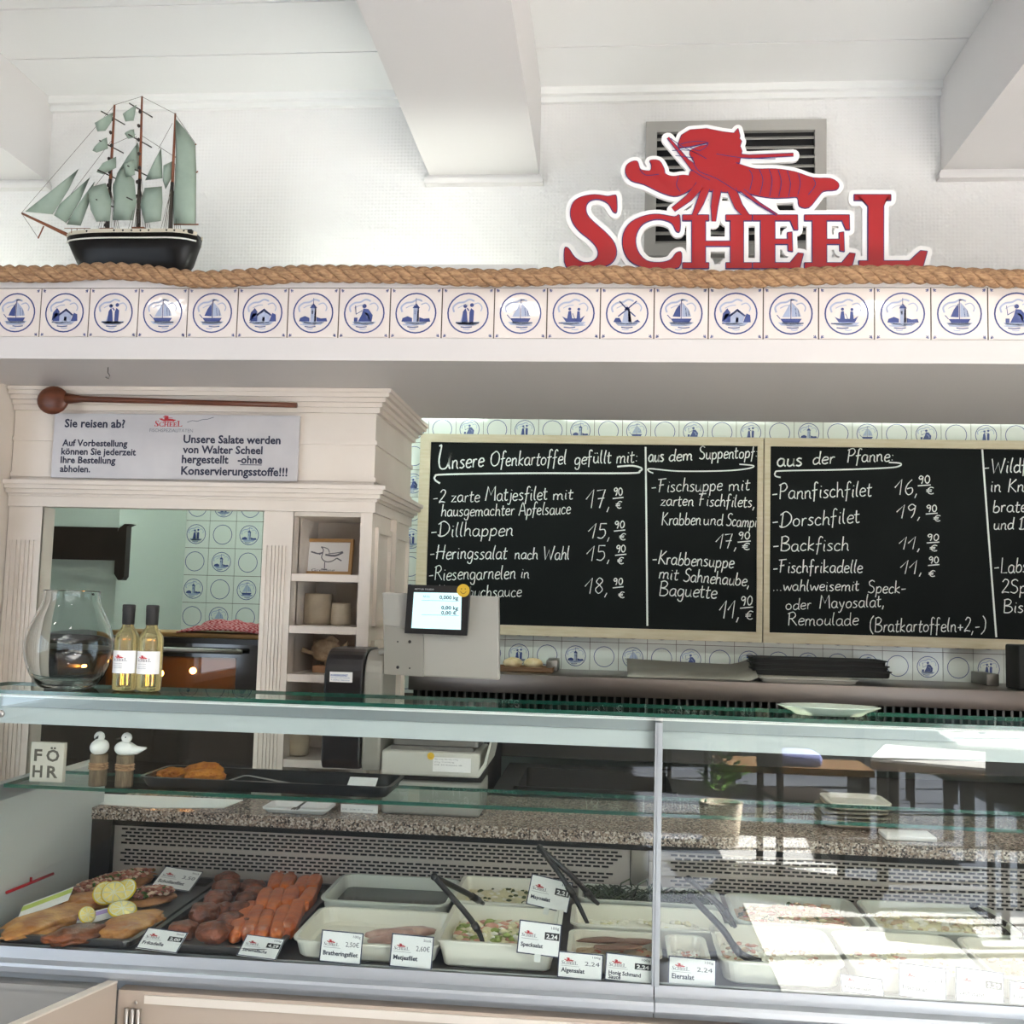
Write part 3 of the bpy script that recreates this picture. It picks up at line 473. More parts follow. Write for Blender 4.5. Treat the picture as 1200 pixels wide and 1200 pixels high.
# niche contents
t = thing('picture_frame', 'framed bird drawing leaning on the top niche shelf', 'picture', (-.8, 3.06, 1.663))
T = Matrix.Translation((PY(383, 650, 3.07).x, 3.07, 1.6635)) @ Matrix.Rotation(math.radians(-10), 4, 'X') @ Matrix.Rotation(math.radians(-3), 4, 'Z')
q = MB(); w, h = .158, .108
for a, b in (((-w/2, 0), (w/2, .009)), ((-w/2, h-.009), (w/2, h)), ((-w/2, .009), (-w/2+.009, h-.009)), ((w/2-.009, .009), (w/2, h-.009))): q.box((a[0], -.012, a[1]), (b[0], 0, b[1]), 0, T)
q.build('frame', mat('oak_frame', 'b98d57', .5), t)
q = MB(); q.box((-w/2+.009, -.004, .009), (w/2-.009, -.001, h-.009), 0, T); q.build('mat_board', PAPER, t)
q = MB(); U = lambda a, b: T @ Vector(((a-250)/1250*.75, -.0045, (340-b)/1250*.75+.004))
for pts, w_ in (([(165,230),(200,240),(225,235)], 7), ([(215,205),(228,222),(222,260),(245,280),(275,278),(300,262)], 5), ([(240,245),(290,250),(330,232)], 9), ([(255,240),(300,235),(328,228)], 4), ([(300,262),(325,275)], 6), ([(240,282),(242,315)], 5), ([(216,205),(250,215),(260,235)], 4), ([(225,318),(255,320)], 5), ([(180,232),(215,245)], 4)): q.ribbon(catmull(pts, 3), w_, U)
q.text('Greifling', 175, 0, 120, lambda a, b: U(a, 330-b), 0, 14); q.build('drawing', GREYINK, t)
STONE = mat('beige_stoneware', 'b5a68f', .6, var='a89a85', scale=25)
def cup(x, y, z, r, h, label):
    q = MB(); q.lathe([(r*.9, 0), (r, .006), (r*1.02, h*.5), (r*.97, h-.003), (r*.93, h), (r*.89, h-.004), (r*.9, .01), (0, .009)], (x, y, z), 24); tag(q.build('stoneware_cup', STONE), label, 'cup', 'stoneware cups in the niche')
cup(PY(373, 715, 3.07).x, 3.07, 1.517, .043, .092, 'larger beige stoneware cup on the second niche shelf')
cup(PY(400, 720, 3.05).x, 3.05, 1.517, .03, .066, 'smaller beige stoneware cup beside the larger cup in the niche')
cup(PY(349, 875, 3.0).x, 3.0, 1.147, .032, .085, 'beige stoneware cup on the lowest niche shelf, left of the scale')
t = thing('fish_figurine', 'small carved fish figurine on a wooden block in the niche', 'figurine', (-.82, 3.02, 1.382))
FISHM = mat('carved_pale_wood', 'b59c7c', .6, var='8f7659', scale=60)
q = MB(); q.box((-.845, 2.99, 1.382), (-.785, 3.05, 1.402), bev=.002); q.build('block', mat('block_wood', '9a6f4c', .6), t)
q = MB(); q.blob((-.815, 3.02, 1.445), (.045, .014, .034), 3, .1); q.tube([(-.815, 3.02, 1.40), (-.815, 3.02, 1.425)], .003, 6); q.build('body', FISHM, t)
q = MB(); q.prism([(-.85, 1.44), (-.882, 1.452), (-.886, 1.44), (-.85, 1.43)], 'y', 3.012, 3.028); q.build('mouth', FISHM, t)
q = MB(); q.prism([(-.83, 1.47), (-.80, 1.49), (-.775, 1.475), (-.79, 1.46)], 'y', 3.016, 3.024); q.prism([(-.775, 1.45), (-.75, 1.475), (-.755, 1.42)], 'y', 3.016, 3.024); q.build('fin', FISHM, t)
q = MB(); q.box((-.80, 2.96, 1.147), (-.72, 3.02, 1.172)); tag(q.build('paper_stack', mat('bluish_paper', 'c9d2e2', .6)), 'bluish white paper stack on lowest niche shelf behind the scale', 'paper')
# ================================================================== KITCHEN THROUGH THE HATCH
q = MB(); a = PY(40, 640, 4.14); b = PY(150, 650, 4.14)
t = thing('wooden_beam', 'dark wooden beam with rounded end plate on the pale wall seen through the hatch', 'beam', (-2.2, 4.15, 1.75))
q.box((-2.75, 4.165, 1.725), (-2.018, 4.199, 1.86)); T = None; q.build('beam', DWOOD, t)
q = MB(); pts = [(-1.985, 1.845+.03), (-1.955, 1.875), (-1.975, 1.865), (-1.975, 1.66), (-1.985, 1.645), (-2.0, 1.645), (-2.018, 1.67), (-2.018, 1.83), (-2.005, 1.86)]; q.prism(pts, 'y', 4.155, 4.199); q.build('end_plate', DWOOD, t)
t = thing('oven', 'black built-in oven with glowing window behind the hatch', 'oven', (-1.55, 3.7, 0))
OY = 3.5
q = MB(); x0, x1 = -2.02, -1.165
q.box((x0, OY+.02, 0), (x1, OY+.5, 1.19)); q.box((x0, OY+.02, 1.385), (x1, OY+.5, 1.447)); q.box((x0, OY+.02, 1.19), (-1.9, OY+.5, 1.385)); q.box((-1.25, OY+.02, 1.19), (x1, OY+.5, 1.385)); q.box((-1.9, OY+.4, 1.19), (-1.25, OY+.5, 1.385)); q.build('body', BLACKP, t)
q = MB(); q.box((-1.895, OY+.06, 1.192), (-1.255, OY+.395, 1.2)); q.box((-1.895, OY+.385, 1.2), (-1.255, OY+.395, 1.383)); q.box((-1.895, OY+.06, 1.375), (-1.255, OY+.385, 1.383)); q.build('cavity', mat('oven_cavity', '75604a', .4, .2), t)
OB = mat('oven_bulb_glow', 'ffc070', .5, emit=100)
for px, py in ((103, 786), (188, 789), (226, 786)): q = MB(); p = PY(px, py, OY+.22); q.blob((p.x, p.y, p.z), (.012, .012, .012), 0, 0, sub=2); q.build('oven_bulb', OB, t)
d = MB(); d.box((x0, OY-.005, 1.385), (x1, OY+.02, 1.43)); d.box((x0, OY-.005, 1.15), (-1.9, OY+.02, 1.385)); d.box((-1.25, OY-.005, 1.15), (x1, OY+.02, 1.385)); d.box((-1.9, OY-.005, 1.15), (-1.25, OY+.02, 1.19)); door = d.build('oven_door', BLACKG, t)
q = MB(); q.box((-1.9, OY+.004, 1.19), (-1.25, OY+.01, 1.385)); q.build('door_pane', pane_mat('smoked_pane', 'cbb9a0', 1, .05), door)
q = MB(); q.tube([(-1.95, OY-.04, 1.408), (-1.22, OY-.04, 1.408)], .009, 10); q.tube([(-1.93, OY-.04, 1.408), (-1.93, OY, 1.408)], .006, 8); q.tube([(-1.24, OY-.04, 1.408), (-1.24, OY, 1.408)], .006, 8); q.build('handle', STEELD, door)
q = MB(); q.box((x0, OY-.008, 1.03), (x1, OY+.02, 1.14)); q.build('control_panel', BLACKG, t)
q = MB(); p = PY(100, 897, OY); q.box((p.x-.004, OY-.011, p.z-.003), (p.x+.008, OY-.008, p.z+.009)); q.build('indicator_light', mat('red_led', 'ff3020', .5, emit=2.5), t)
q = MB(); q.box((-1.75, OY+.06, 1.447), (-1.18, OY+.3, 1.463), bev=.003); tag(q.build('cutting_board', mat('ochre_wood', 'a8824c', .5, var='96713e', scale=10)), 'ochre wooden cutting board lying on the oven', 'cutting board')
# crumpled towel
tw = mat('red_check_towel', 'b23a3c', .9); nt = tw.node_tree; ck = nt.nodes.new('ShaderNodeTexChecker'); ck.inputs['Scale'].default_value = 110; ck.inputs[1].default_value = lin('8e2026'); ck.inputs[2].default_value = lin('b57a7c')
tc2 = nt.nodes.new('ShaderNodeTexCoord'); nt.links.new(tc2.outputs['Object'], ck.inputs[0]); nt.links.new(ck.outputs[0], nt.nodes['Principled BSDF'].inputs['Base Color'])
q = MB(); vs = []; nx, ny = 40, 18; X0, X1 = -1.49, -1.17
for j in range(ny+1):
    for i in range(nx+1):
        u, v = i/nx, j/ny; x = X0+(X1-X0)*u; y = OY+.05+.2*v
        e = min(u, 1-u, v, 1-v)*6; e = min(1, e)
        h = 1.465+e*(.016+.032*max(0, noise.noise(Vector((u*4, v*2.5, 1))))+.012*math.sin(u*26+v*5)*noise.noise(Vector((u*3, v*3, 5))))+.012*math.sin(u*math.pi)
        vs.append((x, y, h))
q.add(vs, [(j*(nx+1)+i, j*(nx+1)+i+1, (j+1)*(nx+1)+i+1, (j+1)*(nx+1)+i) for j in range(ny) for i in range(nx)], 0, True)
o = q.build('tea_towel', tw); sm_ = o.modifiers.new('thickness', 'SOLIDIFY'); sm_.thickness = .003; tag(o, 'crumpled red and white tea towel on top of the oven', 'towel')
# ================================================================== CHALKBOARDS
BY = 4.86
def board(x0, x1, ix0, ix1, label, lines, seed):
    t = thing('chalkboard', label, 'chalkboard', ((x0+x1)/2, BY, 1.44), 'menu chalkboards')
    z0, z1, iz0, iz1 = 1.447, 2.374, 1.493, 2.336
    q = MB()
    for a, b in (((x0, z0), (x1, iz0)), ((x0, iz1), (x1, z1)), ((x0, iz0), (ix0, iz1)), ((ix1, iz0), (x1, iz1))): q.box((a[0], BY-.014, a[1]), (b[0], BY+.025, b[1]))
    q.build('frame', PINE, t)
    B((ix0, BY, iz0), (ix1, BY+.02, iz1), CHALKB, 'slate', t)
    q = MB(); T = front(BY-.0008)
    for l in lines:
        if l[0] == 'line':
            pts = [PY(org[0]+x/scl, org[1]+y/scl, BY) for x, y in l[1]]; pts = [(p.x, p.z) for p in pts]
            q.ribbon(catmull(pts, 5) if len(pts) > 2 else pts, l[2] if len(l) > 2 else .007, T); continue
        s, xa, ya, xb, yb, cap = l[:6]; wd_ = l[6] if len(l) > 6 else .0055
        a = PY(org[0]+xa/scl, org[1]+ya/scl, BY); b = PY(org[0]+xb/scl, org[1]+yb/scl, BY)
        chalk(q, s, a.x, a.z, b.x, b.z, cap/scl*BY/F*1.0, T, wd_*.82, seed); seed += 1
    q.build('chalk_lettering', CHALK, t)
def price(n, x0, y0, x1, cap, nx0, ny, nx1, ncap, ex, ey, ecap):
    w = nx1-nx0
    return [(n, x0, y0, x1, y0, cap, .0055), ('90', nx0, ny, nx1, ny-2, ncap, .006), ('line', [(nx0-2, ny+9), (nx1+2, ny+5)], .005), ('€', ex, ey, ex+w*.75, ey, ecap, .0055)]
org, scl = (480, 480), 2.857
L1 = [('U', 88, 200, 140, 200, 78, .009), ('nsere', 140, 198, 250, 192, 56, .008), ('Ofenkartoffel', 268, 190, 526, 184, 52, .0065), ('gefüllt', 550, 184, 676, 178, 46, .0065), ('mit:', 690, 180, 765, 176, 46, .0065), ('line', [(102,247),(86,236),(86,224),(120,217),(400,213),(730,213),(770,206),(776,196),(745,188),(695,191)], .008),
 ('-2 zarte', 76, 312, 236, 308, 44, .006), ('Matjesfilet', 252, 306, 462, 302, 48, .006), ('mit', 478, 302, 548, 300, 40, .006), ('hausgemachter', 104, 358, 352, 354, 42, .0055), ('Apfelsauce', 366, 354, 540, 350, 44, .0055), ('-Dillhappen', 70, 426, 348, 422, 50, .006), ('-Heringssalat', 66, 500, 326, 500, 48, .006), ('nach', 350, 500, 430, 502, 40, .006), ('Wahl', 446, 502, 536, 502, 46, .006), ('-Riesengarnelen', 62, 572, 356, 566, 48, .0055), ('in', 370, 564, 402, 564, 38, .0055), ('Knoblauchsauce', 92, 630, 376, 626, 42, .005),
 ('line', [(790,125),(793,400),(796,724)], .008)]
L1 += price('17,', 588, 330, 676, 62, 682, 289, 714, 26, 688, 331, 24)+price('15,', 594, 432, 676, 50, 686, 398, 720, 24, 700, 437, 22)+price('15,', 590, 506, 676, 50, 690, 479, 724, 24, 694, 517, 22)+price('18,', 584, 616, 668, 52, 682, 588, 714, 22, 698, 630, 20)
L1 += [('aus', 798, 174, 852, 173, 46, .008), ('dem', 866, 172, 948, 170, 42, .007), ('Suppentopf:', 968, 166, 1166, 162, 44, .0065), ('line', [(816,213),(801,206),(806,198),(900,206),(1050,205),(1130,198),(1152,188),(1104,183)], .006), ('-Fischsuppe', 808, 276, 1048, 272, 46, .0055), ('mit', 1066, 272, 1140, 270, 42, .0055), ('zarten', 838, 322, 952, 322, 40, .0055), ('Fischfilets,', 966, 322, 1158, 328, 42, .0055), ('Krabben', 842, 386, 976, 386, 44, .0055), ('und', 982, 386, 1050, 388, 40, .0055), ('Scampi', 1058, 390, 1162, 394, 42, .0055), ('-Krabbensuppe', 810, 516, 1086, 530, 46, .006), ('mit', 832, 566, 900, 570, 42, .006), ('Sahnehaube,', 914, 574, 1140, 592, 44, .006), ('Baguette', 834, 622, 1030, 632, 48, .006)]
L1 += price('17,', 1022, 465, 1100, 48, 1100, 435, 1140, 24, 1112, 470, 22)+price('11,', 1034, 700, 1108, 58, 1108, 656, 1148, 30, 1122, 702, 28)
board(-.897, .684, -.848, .659, 'left black chalkboard menu in a pale pine frame, behind the scale', L1, 3)
org, scl = (880, 480), 3.75
L2 = [('aus', 112, 250, 228, 246, 66, .0085), ('der', 268, 240, 370, 236, 58, .007), ('Pfanne:', 420, 232, 628, 228, 60, .0065), ('line', [(130,298),(108,292),(108,276),(140,269),(400,264),(600,256),(652,248),(656,236),(606,232)], .0065),
 ('-Pannfischfilet', 90, 396, 532, 380, 68, .006), ('-Dorschfilet', 92, 518, 480, 498, 66, .006), ('-Backfisch', 94, 622, 432, 620, 62, .006), ('-Fischfrikadelle', 94, 718, 492, 716, 58, .006), ('...wahlweisemit', 94, 796, 476, 796, 50, .0055), ('Speck-', 512, 806, 684, 806, 54, .0055), ('oder', 150, 880, 268, 876, 50, .005), ('Mayosalat,', 300, 874, 590, 866, 56, .0055), ('Remoulade', 160, 948, 474, 948, 56, .005), ('(Bratkartoffeln+2,-)', 520, 976, 1032, 976, 60, .0055), ('line', [(1016,172),(1040,500),(1078,1000)], .008),
 ('-Wildfang', 1022, 278, 1320, 276, 64, .007), ('in Knoblauch', 1050, 362, 1420, 362, 58, .006), ('braten', 1060, 452, 1250, 450, 56, .006), ('und Dill', 1064, 526, 1270, 526, 52, .006), ('-Labskaus', 1066, 718, 1340, 716, 66, .006), ('2Spiegelei', 1100, 806, 1400, 808, 58, .0055), ('Bismarck', 1108, 892, 1380, 892, 56, .0055)]
L2 += price('16,', 630, 374, 738, 66, 735, 326, 788, 34, 768, 372, 30)+price('19,', 636, 476, 752, 58, 770, 450, 818, 30, 800, 490, 26)+price('11,', 646, 614, 750, 54, 774, 577, 826, 28, 784, 622, 26)+price('11,', 652, 722, 758, 58, 780, 676, 826, 28, 778, 734, 26)
board(.689, 2.15, .716, 2.12, 'right black chalkboard menu in a pale pine frame, cut off by the photo edge', L2, 40)
# ================================================================== COOKING RANGE BELOW THE BOARDS
RDK = mat('dark_range_steel', '5e5c59', .4, .85)
t = thing('cooking_range', 'long brushed steel cooking range below the chalkboards', 'range', (.9, 4.5, 0))
B((-.83, 4.4, 1.222), (2.7, 4.87, 1.30), mat('range_steel', '7d746e', .35, .9), 'top_shelf', t, .002)
q = MB(); q.box((-.83, 4.52, 1.0), (2.7, 4.86, 1.222))
q.build('vent_backing', DARK, t)
q = MB()
for i in range(105): q.box((-.8+.033*i, 4.45, 1.10), (-.8+.033*i+.009, 4.52, 1.222))
q.box((-.83, 4.44, .96), (2.7, 4.52, 1.10)); q.build('vent_panel', RDK, t)
q = MB(); q.box((-.40, 3.7, .90), (-.33, 4.44, .935)); q.box((.25, 3.7, .90), (2.7, 4.44, .935)); q.box((-.33, 4.28, .90), (.25, 4.44, .935)); q.box((-.33, 3.7, .90), (.25, 3.82, .935)); q.build('worktop', RDK, t)
q = MB(); q.tub((-.04, 4.05), .58, .46, .80, .945, .01, .02, .004, .012); q.build('basin', RDK, t)
B((-.40, 3.72, 0), (2.7, 4.44, .79), STEELD, 'body', t)
t = MB(); t.box((-.62, 3.9, 0), (-.43, 4.4, 1.12), bev=.01); tag(t.build('dark_gap_filler', BLACKM), 'tall black block filling the dark gap left of the cooking range, behind the scale', 'filler')  # black block put in for the dark gap beside the range
def onshelf(px0, px1, Y): return PY(px0, 790, Y).x, PY(px1, 790, Y).x
# things on the range shelf
RZ = 1.30
a, b = onshelf(578, 650, 4.6)
q = MB(); q.tub(((a+b)/2, 4.62), b-a, .14, RZ, RZ+.022, .004, .015, .003, .004); tag(q.build('wooden_tray', mat('tray_brown', '7b5a3c', .5)), 'small brown tray holding two rolls on the range shelf', 'tray')
for i, px in enumerate((601, 625)):
    p = PY(px, 776, 4.6); q = MB(); q.blob((p.x, 4.6, RZ+.036), (.042, .04, .024), i, .1); tag(q.build('bread_roll', mat('pale_roll', 'd6c3a0', .7, var='c2a87c', scale=30)), '%s pale bread roll in the small tray on the range shelf' % ('left' if i == 0 else 'right'), 'bread roll')
a, b = onshelf(735, 884, 4.6)
q = MB(); vs = [(a, 4.48), (b, 4.48), (b, 4.76), (a, 4.76)]; n = 20; pv = []; 
for j in range(2):
    for i in range(n+1):
        u = i/n; z = RZ+.052+.012*(1-u)**2+(.03*max(0, (u-.8)*5)**2)-(.018 if j == 0 else 0)*(1); pv.append((a+(b-a)*u, 4.48+.26*j, z-(.045 if j == 0 else 0)))
q.add(pv, [(i, i+1, n+2+i, n+1+i) for i in range(n)], 0, True); o = q.build('baking_sheet', mat('grey_sheet', '8f8880', .4, .5)); m_ = o.modifiers.new('t', 'SOLIDIFY'); m_.thickness = .006; tag(o, 'dented grey baking sheet tilted on the range shelf', 'baking sheet')
a, b = onshelf(888, 1003, 4.5); q = MB(); q.tub(((a+b)/2, 4.5), b-a, .17, RZ, RZ+.02, .012, .03, .003, .008); tag(q.build('serving_plate', mat('white_porcelain', 'cfc9bf', .2)), 'flat white serving plate under the black tray on the range shelf', 'plate')
a, b = onshelf(878, 1042, 4.62); q = MB()
for i in range(3): q.tub(((a+b)/2-.004*i, 4.66), b-a-.01*i, .22, RZ+.022+.022*i, RZ+.05+.022*i, .01, .02, .003, .008)
tag(q.build('tray_stack', BLACKM), 'stack of black plastic trays on the range shelf below the right chalkboard', 'trays')
p = PY(1195, 785, 4.5); q = MB(); q.box((p.x-.022, 4.45, RZ), (p.x+.08, 4.6, 1.48), bev=.008); tag(q.build('speaker_box', BLACKM), 'black upright box at the right end of the range shelf', 'box')
for px in (645, 1175):
    p = PY(px, 790, 4.55); q = MB(); q.box((p.x-.025, 4.66, RZ), (p.x+.025, 4.86, RZ+.05), bev=.003); tag(q.build('shelf_bracket', STEELD), 'grey metal bracket on the range shelf %s' % ('beside the bread rolls' if px < 900 else 'near the black upright box'), 'bracket')
# ================================================================== DISPLAY COUNTER
GY = 2.12
dc = thing('display_counter', 'refrigerated glass display counter with steel base and aluminium light rail', 'display counter', (.2, 2.4, 0))
DECK = mat('dark_deck_steel', '4a4744', .35, .7)
def slab(mb, a, b, edges=(2, 3, 4, 5)):
    n = len(mb.f); mb.box(a, b)
    for i in edges: mb.mi[n+i] = 1
B((-1.30, GY+.012, .85), (2.0, 2.70, .868), DECK, 'deck', dc)
q = MB(); q.box((-1.345, 2.136, .0), (-1.302, 2.70, 1.16)); q.build('end_panel', mat('pale_grey_end_panel', 'c2c4c0', .4), dc)
q = MB(); q.prism([(GY-.004, .874), (GY+.014, .874), (GY+.014, .80), (GY-.0, .80), (GY-.0, .832), (GY-.034, .832), (GY-.036, .836), (GY-.036, .846), (GY-.034, .852), (GY-.008, .853)], 'x', -1.40, .098); q.prism([(GY-.004, .874), (GY+.014, .874), (GY+.014, .80), (GY-.0, .80), (GY-.0, .832), (GY-.034, .832), (GY-.036, .836), (GY-.036, .846), (GY-.034, .852), (GY-.008, .853)], 'x', .1, 2.0)
q.build('base_rail', mat('satin_aluminium', 'b9bdc1', .45, .7), dc)
def perf(x0, x1, sx0, sx1, step):
    q = MB(); Y = 2.66; zs = [.995-.0088*i for i in range(5)]+[.943-.0088*i for i in range(5)]; h = .0052; pit = .0215; wsl = .0165
    z = 1.008
    for r, zc in enumerate(zs):
        q.box((x0, Y, zc+h/2), (x1, Y+.002, z)); z = zc-h/2
        off = (r % 2)*pit/2; xs = sx0+off; cut = sx1-(step*(r//2) if r < 5 else step*2+step*((r-5)//2))
        q.box((x0, Y, zc-h/2), (xs, Y+.002, zc+h/2))
        while xs+wsl < cut: q.box((xs+wsl, Y, zc-h/2), (xs+pit, Y+.002, zc+h/2)); xs += pit
        q.box((xs, Y, zc-h/2), (x1, Y+.002, zc+h/2))
    q.box((x0, Y, .868), (x1, Y+.002, z)); q.build('perforated_panel', mat('panel_steel', 'b9aea6', .42, .35), dc)
perf(-1.25, .062, -1.232, .05, .014); perf(.108, 1.7, .16, 1.66, .0)
q = MB(); q.box((-1.302, 2.68, .868), (2.0, 2.69, 1.02)); q.box((-1.302, 2.645, 1.006), (2.0, 2.68, 1.022)); q.box((-1.302, 2.64, .868), (-1.25, 2.68, 1.022)); q.build('dark_backing', DARK, dc)
B((.064, 2.652, .868), (.106, 2.67, 1.006), STEEL, 'steel_pillar', dc)
for a, b in ((-1.335, .094), (.109, 1.95)):
    q = MB(); slab(q, (a, GY-.002, .874), (b, GY+.003, 1.379), (0, 1, 3, 5)); q.build('front_pane', [PGLASS, PEDGE], dc)
q = MB(); q.box((.094, GY-.008, .872), (.1085, GY+.012, 1.372)); q.box((.099, GY-.011, .872), (.1035, GY-.008, 1.372)); q.build('aluminium_post', ALU, dc)
q = MB(); q.box((-1.335, 2.14, 1.318), (1.95, 2.20, 1.352)); q.build('light_rail', mat('pale_rail', 'bfc4c3', .4), dc)
q = MB(); q.box((-1.335, 2.136, 1.353), (1.95, 2.20, 1.378)); q.build('rail_cap', mat('rail_cap_grey', '9ea4a5', .35, .4), dc)
q = MB(); q.box((-1.335, 2.132, 1.3735), (1.95, 2.136, 1.3795)); q.build('rail_highlight', mat('highlight_white', 'f4f4f0', .3), dc)  # bright highlight line under the glass edge, put in as a white strip
q = MB(); q.tube([(.14, 2.215, 1.345), (1.9, 2.215, 1.345)], .006, 8); q.build('rail_tube', RAILG, dc)
q = MB(); slab(q, (-1.36, 2.128, 1.380), (1.95, 2.315, 1.388)); q.build('top_shelf_pane', [PSHELF, PEDGE], dc)
q = MB(); slab(q, (-1.258, 2.15, 1.184), (1.95, 2.335, 1.191)); q.build('middle_shelf_pane', [PSHELF, PEDGE], dc)
for x in (-1.29, 1.9):
    q = MB(); q.box((x-.012, 2.14, 1.15), (x+.012, 2.33, 1.184)); q.build('shelf_bracket', ALU, dc)
q = MB(); p = PY(3, 836, GY); q.lathe([(0, -.004), (.007, -.003), (.008, .0), (.007, .004), (0, .004)], (0, 0, 0), 12, T=Matrix.Translation((p.x, GY-.006, p.z)) @ Matrix.Rotation(math.pi/2, 4, 'X')); q.build('glass_bolt', STEEL, dc)
B((-1.30, 2.70, 0), (2.0, 2.90, 1.005), STEELD, 'rear_body', dc)
# granite worktop
gr = mat('speckled_granite', '8d8078', .18); nt = gr.node_tree; L = nt.links.new; b = nt.nodes['Principled BSDF']; tc = nt.nodes.new('ShaderNodeTexCoord')
v1 = nt.nodes.new('ShaderNodeTexVoronoi'); v1.inputs['Scale'].default_value = 240; n1 = nt.nodes.new('ShaderNodeTexNoise'); n1.inputs['Scale'].default_value = 90; n1.inputs['Detail'].default_value = 5
L(tc.outputs['Object'], v1.inputs['Vector']); L(tc.outputs['Object'], n1.inputs['Vector'])
sx = nt.nodes.new('ShaderNodeSeparateColor'); L(v1.outputs['Color'], sx.inputs[0]); rp = nt.nodes.new('ShaderNodeValToRGB'); rp.color_ramp.interpolation = 'CONSTANT'
for pos, c in ((0, '3a3330'), (.14, '7d6d63'), (.38, 'a8968a'), (.62, 'cdbfb2'), (.84, '97806f'), (.95, '4a423d')):
    e = rp.color_ramp.elements[0] if pos == 0 else rp.color_ramp.elements.new(pos); e.color = lin(c)
rp.color_ramp.elements.remove(rp.color_ramp.elements[-1]) if rp.color_ramp.elements[-1].position > .99 else None
ad = nt.nodes.new('ShaderNodeMath'); ad.operation = 'ADD'; L(sx.outputs[0], ad.inputs[0]); mm = nt.nodes.new('ShaderNodeMath'); mm.operation = 'MULTIPLY_ADD'; mm.inputs[1].default_value = .5; mm.inputs[2].default_value = -.25; L(n1.outputs['Fac'], mm.inputs[0]); L(mm.outputs[0], ad.inputs[1]); L(ad.outputs[0], rp.inputs[0]); L(rp.outputs[0], b.inputs['Base Color'])
q = MB(); q.prism([(-1.30, 2.632), (2.0, 2.632), (2.0, 3.04), (-.655, 3.04), (-.655, 2.90), (-1.30, 2.90)], 'z', 1.022, 1.050); tag(q.build('granite_worktop', gr), 'speckled brown and grey granite worktop behind the display counter', 'worktop')
# lower front with open flap doors
cf = thing('counter_front', 'pale wooden lower front of the counter with an open flap door', 'cabinet', (0, 2.1, 0))
FRM = mat('beige_front_board', 'b7a797', .5); FRG = mat('greyish_front_board', 'a9a7a2', .5)
q = MB(); q.box((-.955, 2.09, 0), (2.0, 2.12, .812)); q.build('front_panel', FRM, cf)
q = MB(); q.box((-.90, 2.086, .79), (2.0, 2.09, .806)); q.build('edge_strip', mat('pale_edge_strip', 'ddd3c6', .5), cf)
q = MB(); q.box((-2.0, 2.121, .5), (2.0, 2.13, .799)); q.build('upper_fill', mat('grey_fill_board', 'a9a5a0', .5), cf)
q = MB(); q.box((-2.0, 2.09, 0), (-.985, 2.118, .802)); q.box((-2.0, 2.086, .802), (-.985, 2.12, .812)); q.build('side_front_panel', FRG, cf)
q = MB(); q.prism([(-.957, 2.085), (-.975, 2.085), (-1.118, 1.625), (-1.10, 1.62)], 'z', .02, .827); d = q.build('flap_door', FRM, cf)
q = MB(); q.prism([(-.956, 2.085), (-.976, 2.085), (-1.119, 1.625), (-1.099, 1.62)], 'z', .8272, .831); q.build('edge_band', mat('pale_edge_band', 'd9cfc2', .5), d)
q = MB(); p = PY(157, 1188, 2.09)
for i in range(3): q.tube([(p.x-.012+.012*i, 2.083, p.z-.05), (p.x-.012+.012*i, 2.083, p.z+.012)], .005, 8)
q.blob((p.x+.006, 2.083, p.z+.024), (.004, .003, .004), 0, 0, sub=1); q.build('hinge', STEEL, d)
# ================================================================== ROPE, SIGN, VENT, SHIP ON THE LEDGE
xs = []
RC = [PY(x, y, 2.5) for x, y in ((-120,321),(-60,322),(0,320.5),(60,321),(120,317.5),(170,320),(230,327),(290,325),(350,321),(420,321),(500,323),(560,325.5),(620,325),(700,321.5),(780,325),(850,327.5),(920,325),(1000,322),(1080,322),(1140,325),(1200,327),(1280,325),(1400,324))]
RC = catmull([(p.x, p.z) for p in RC], 8)
def ropez(x):
    for a, b in zip(RC, RC[1:]):
        if a[0] <= x <= b[0]: return a[1]+(b[1]-a[1])*(x-a[0])/(b[0]-a[0])
    return RC[0][1] if x < RC[0][0] else RC[-1][1]
q = MB(); x = -1.95; path = []
while x < 1.9: path.append(x); x += .006
for s in range(3):
    pts = []
    for x in path:
        a = 2*math.pi*s/3+x*2*math.pi/.10
        pts.append((x, FY-.030+.0105*math.cos(a), ropez(x)+.0105*math.sin(a)))
    q.tube(pts, .0125, 7)
tag(q.build('twisted_rope', ROPEM), 'thick twisted brown hemp rope lying along the ledge edge above the tiles', 'rope')
# wall vent
t = thing('wall_vent', 'grey louvred vent grille on the upper wall behind the red sign', 'vent', (.13, W_Y, 2.7))
a = PY(757, 146, W_Y); b = PY(967, 143, W_Y); zt = (a.z+b.z)/2; x0, x1 = a.x, b.x; zb = 2.60
VG = mat('vent_grey', 'aaa7a1', .5)
q = MB(); fw = .032
frame(q, x0, x1, zb, zt, fw, W_Y-.02, W_Y)
q.build('frame', VG, t)
B((x0+fw, W_Y-.004, zb+fw), (x1-fw, W_Y-.001, zt-fw), DARK, 'dark_duct', t)
z = zt-fw-.02
while z > zb+fw:
    q = MB(); q.prism([(W_Y-.018, z-.006), (W_Y-.004, z+.006), (W_Y-.004, z+.009), (W_Y-.018, z-.003)], 'x', x0+fw, x1-fw); q.build('louvre', VG, t); z -= .028
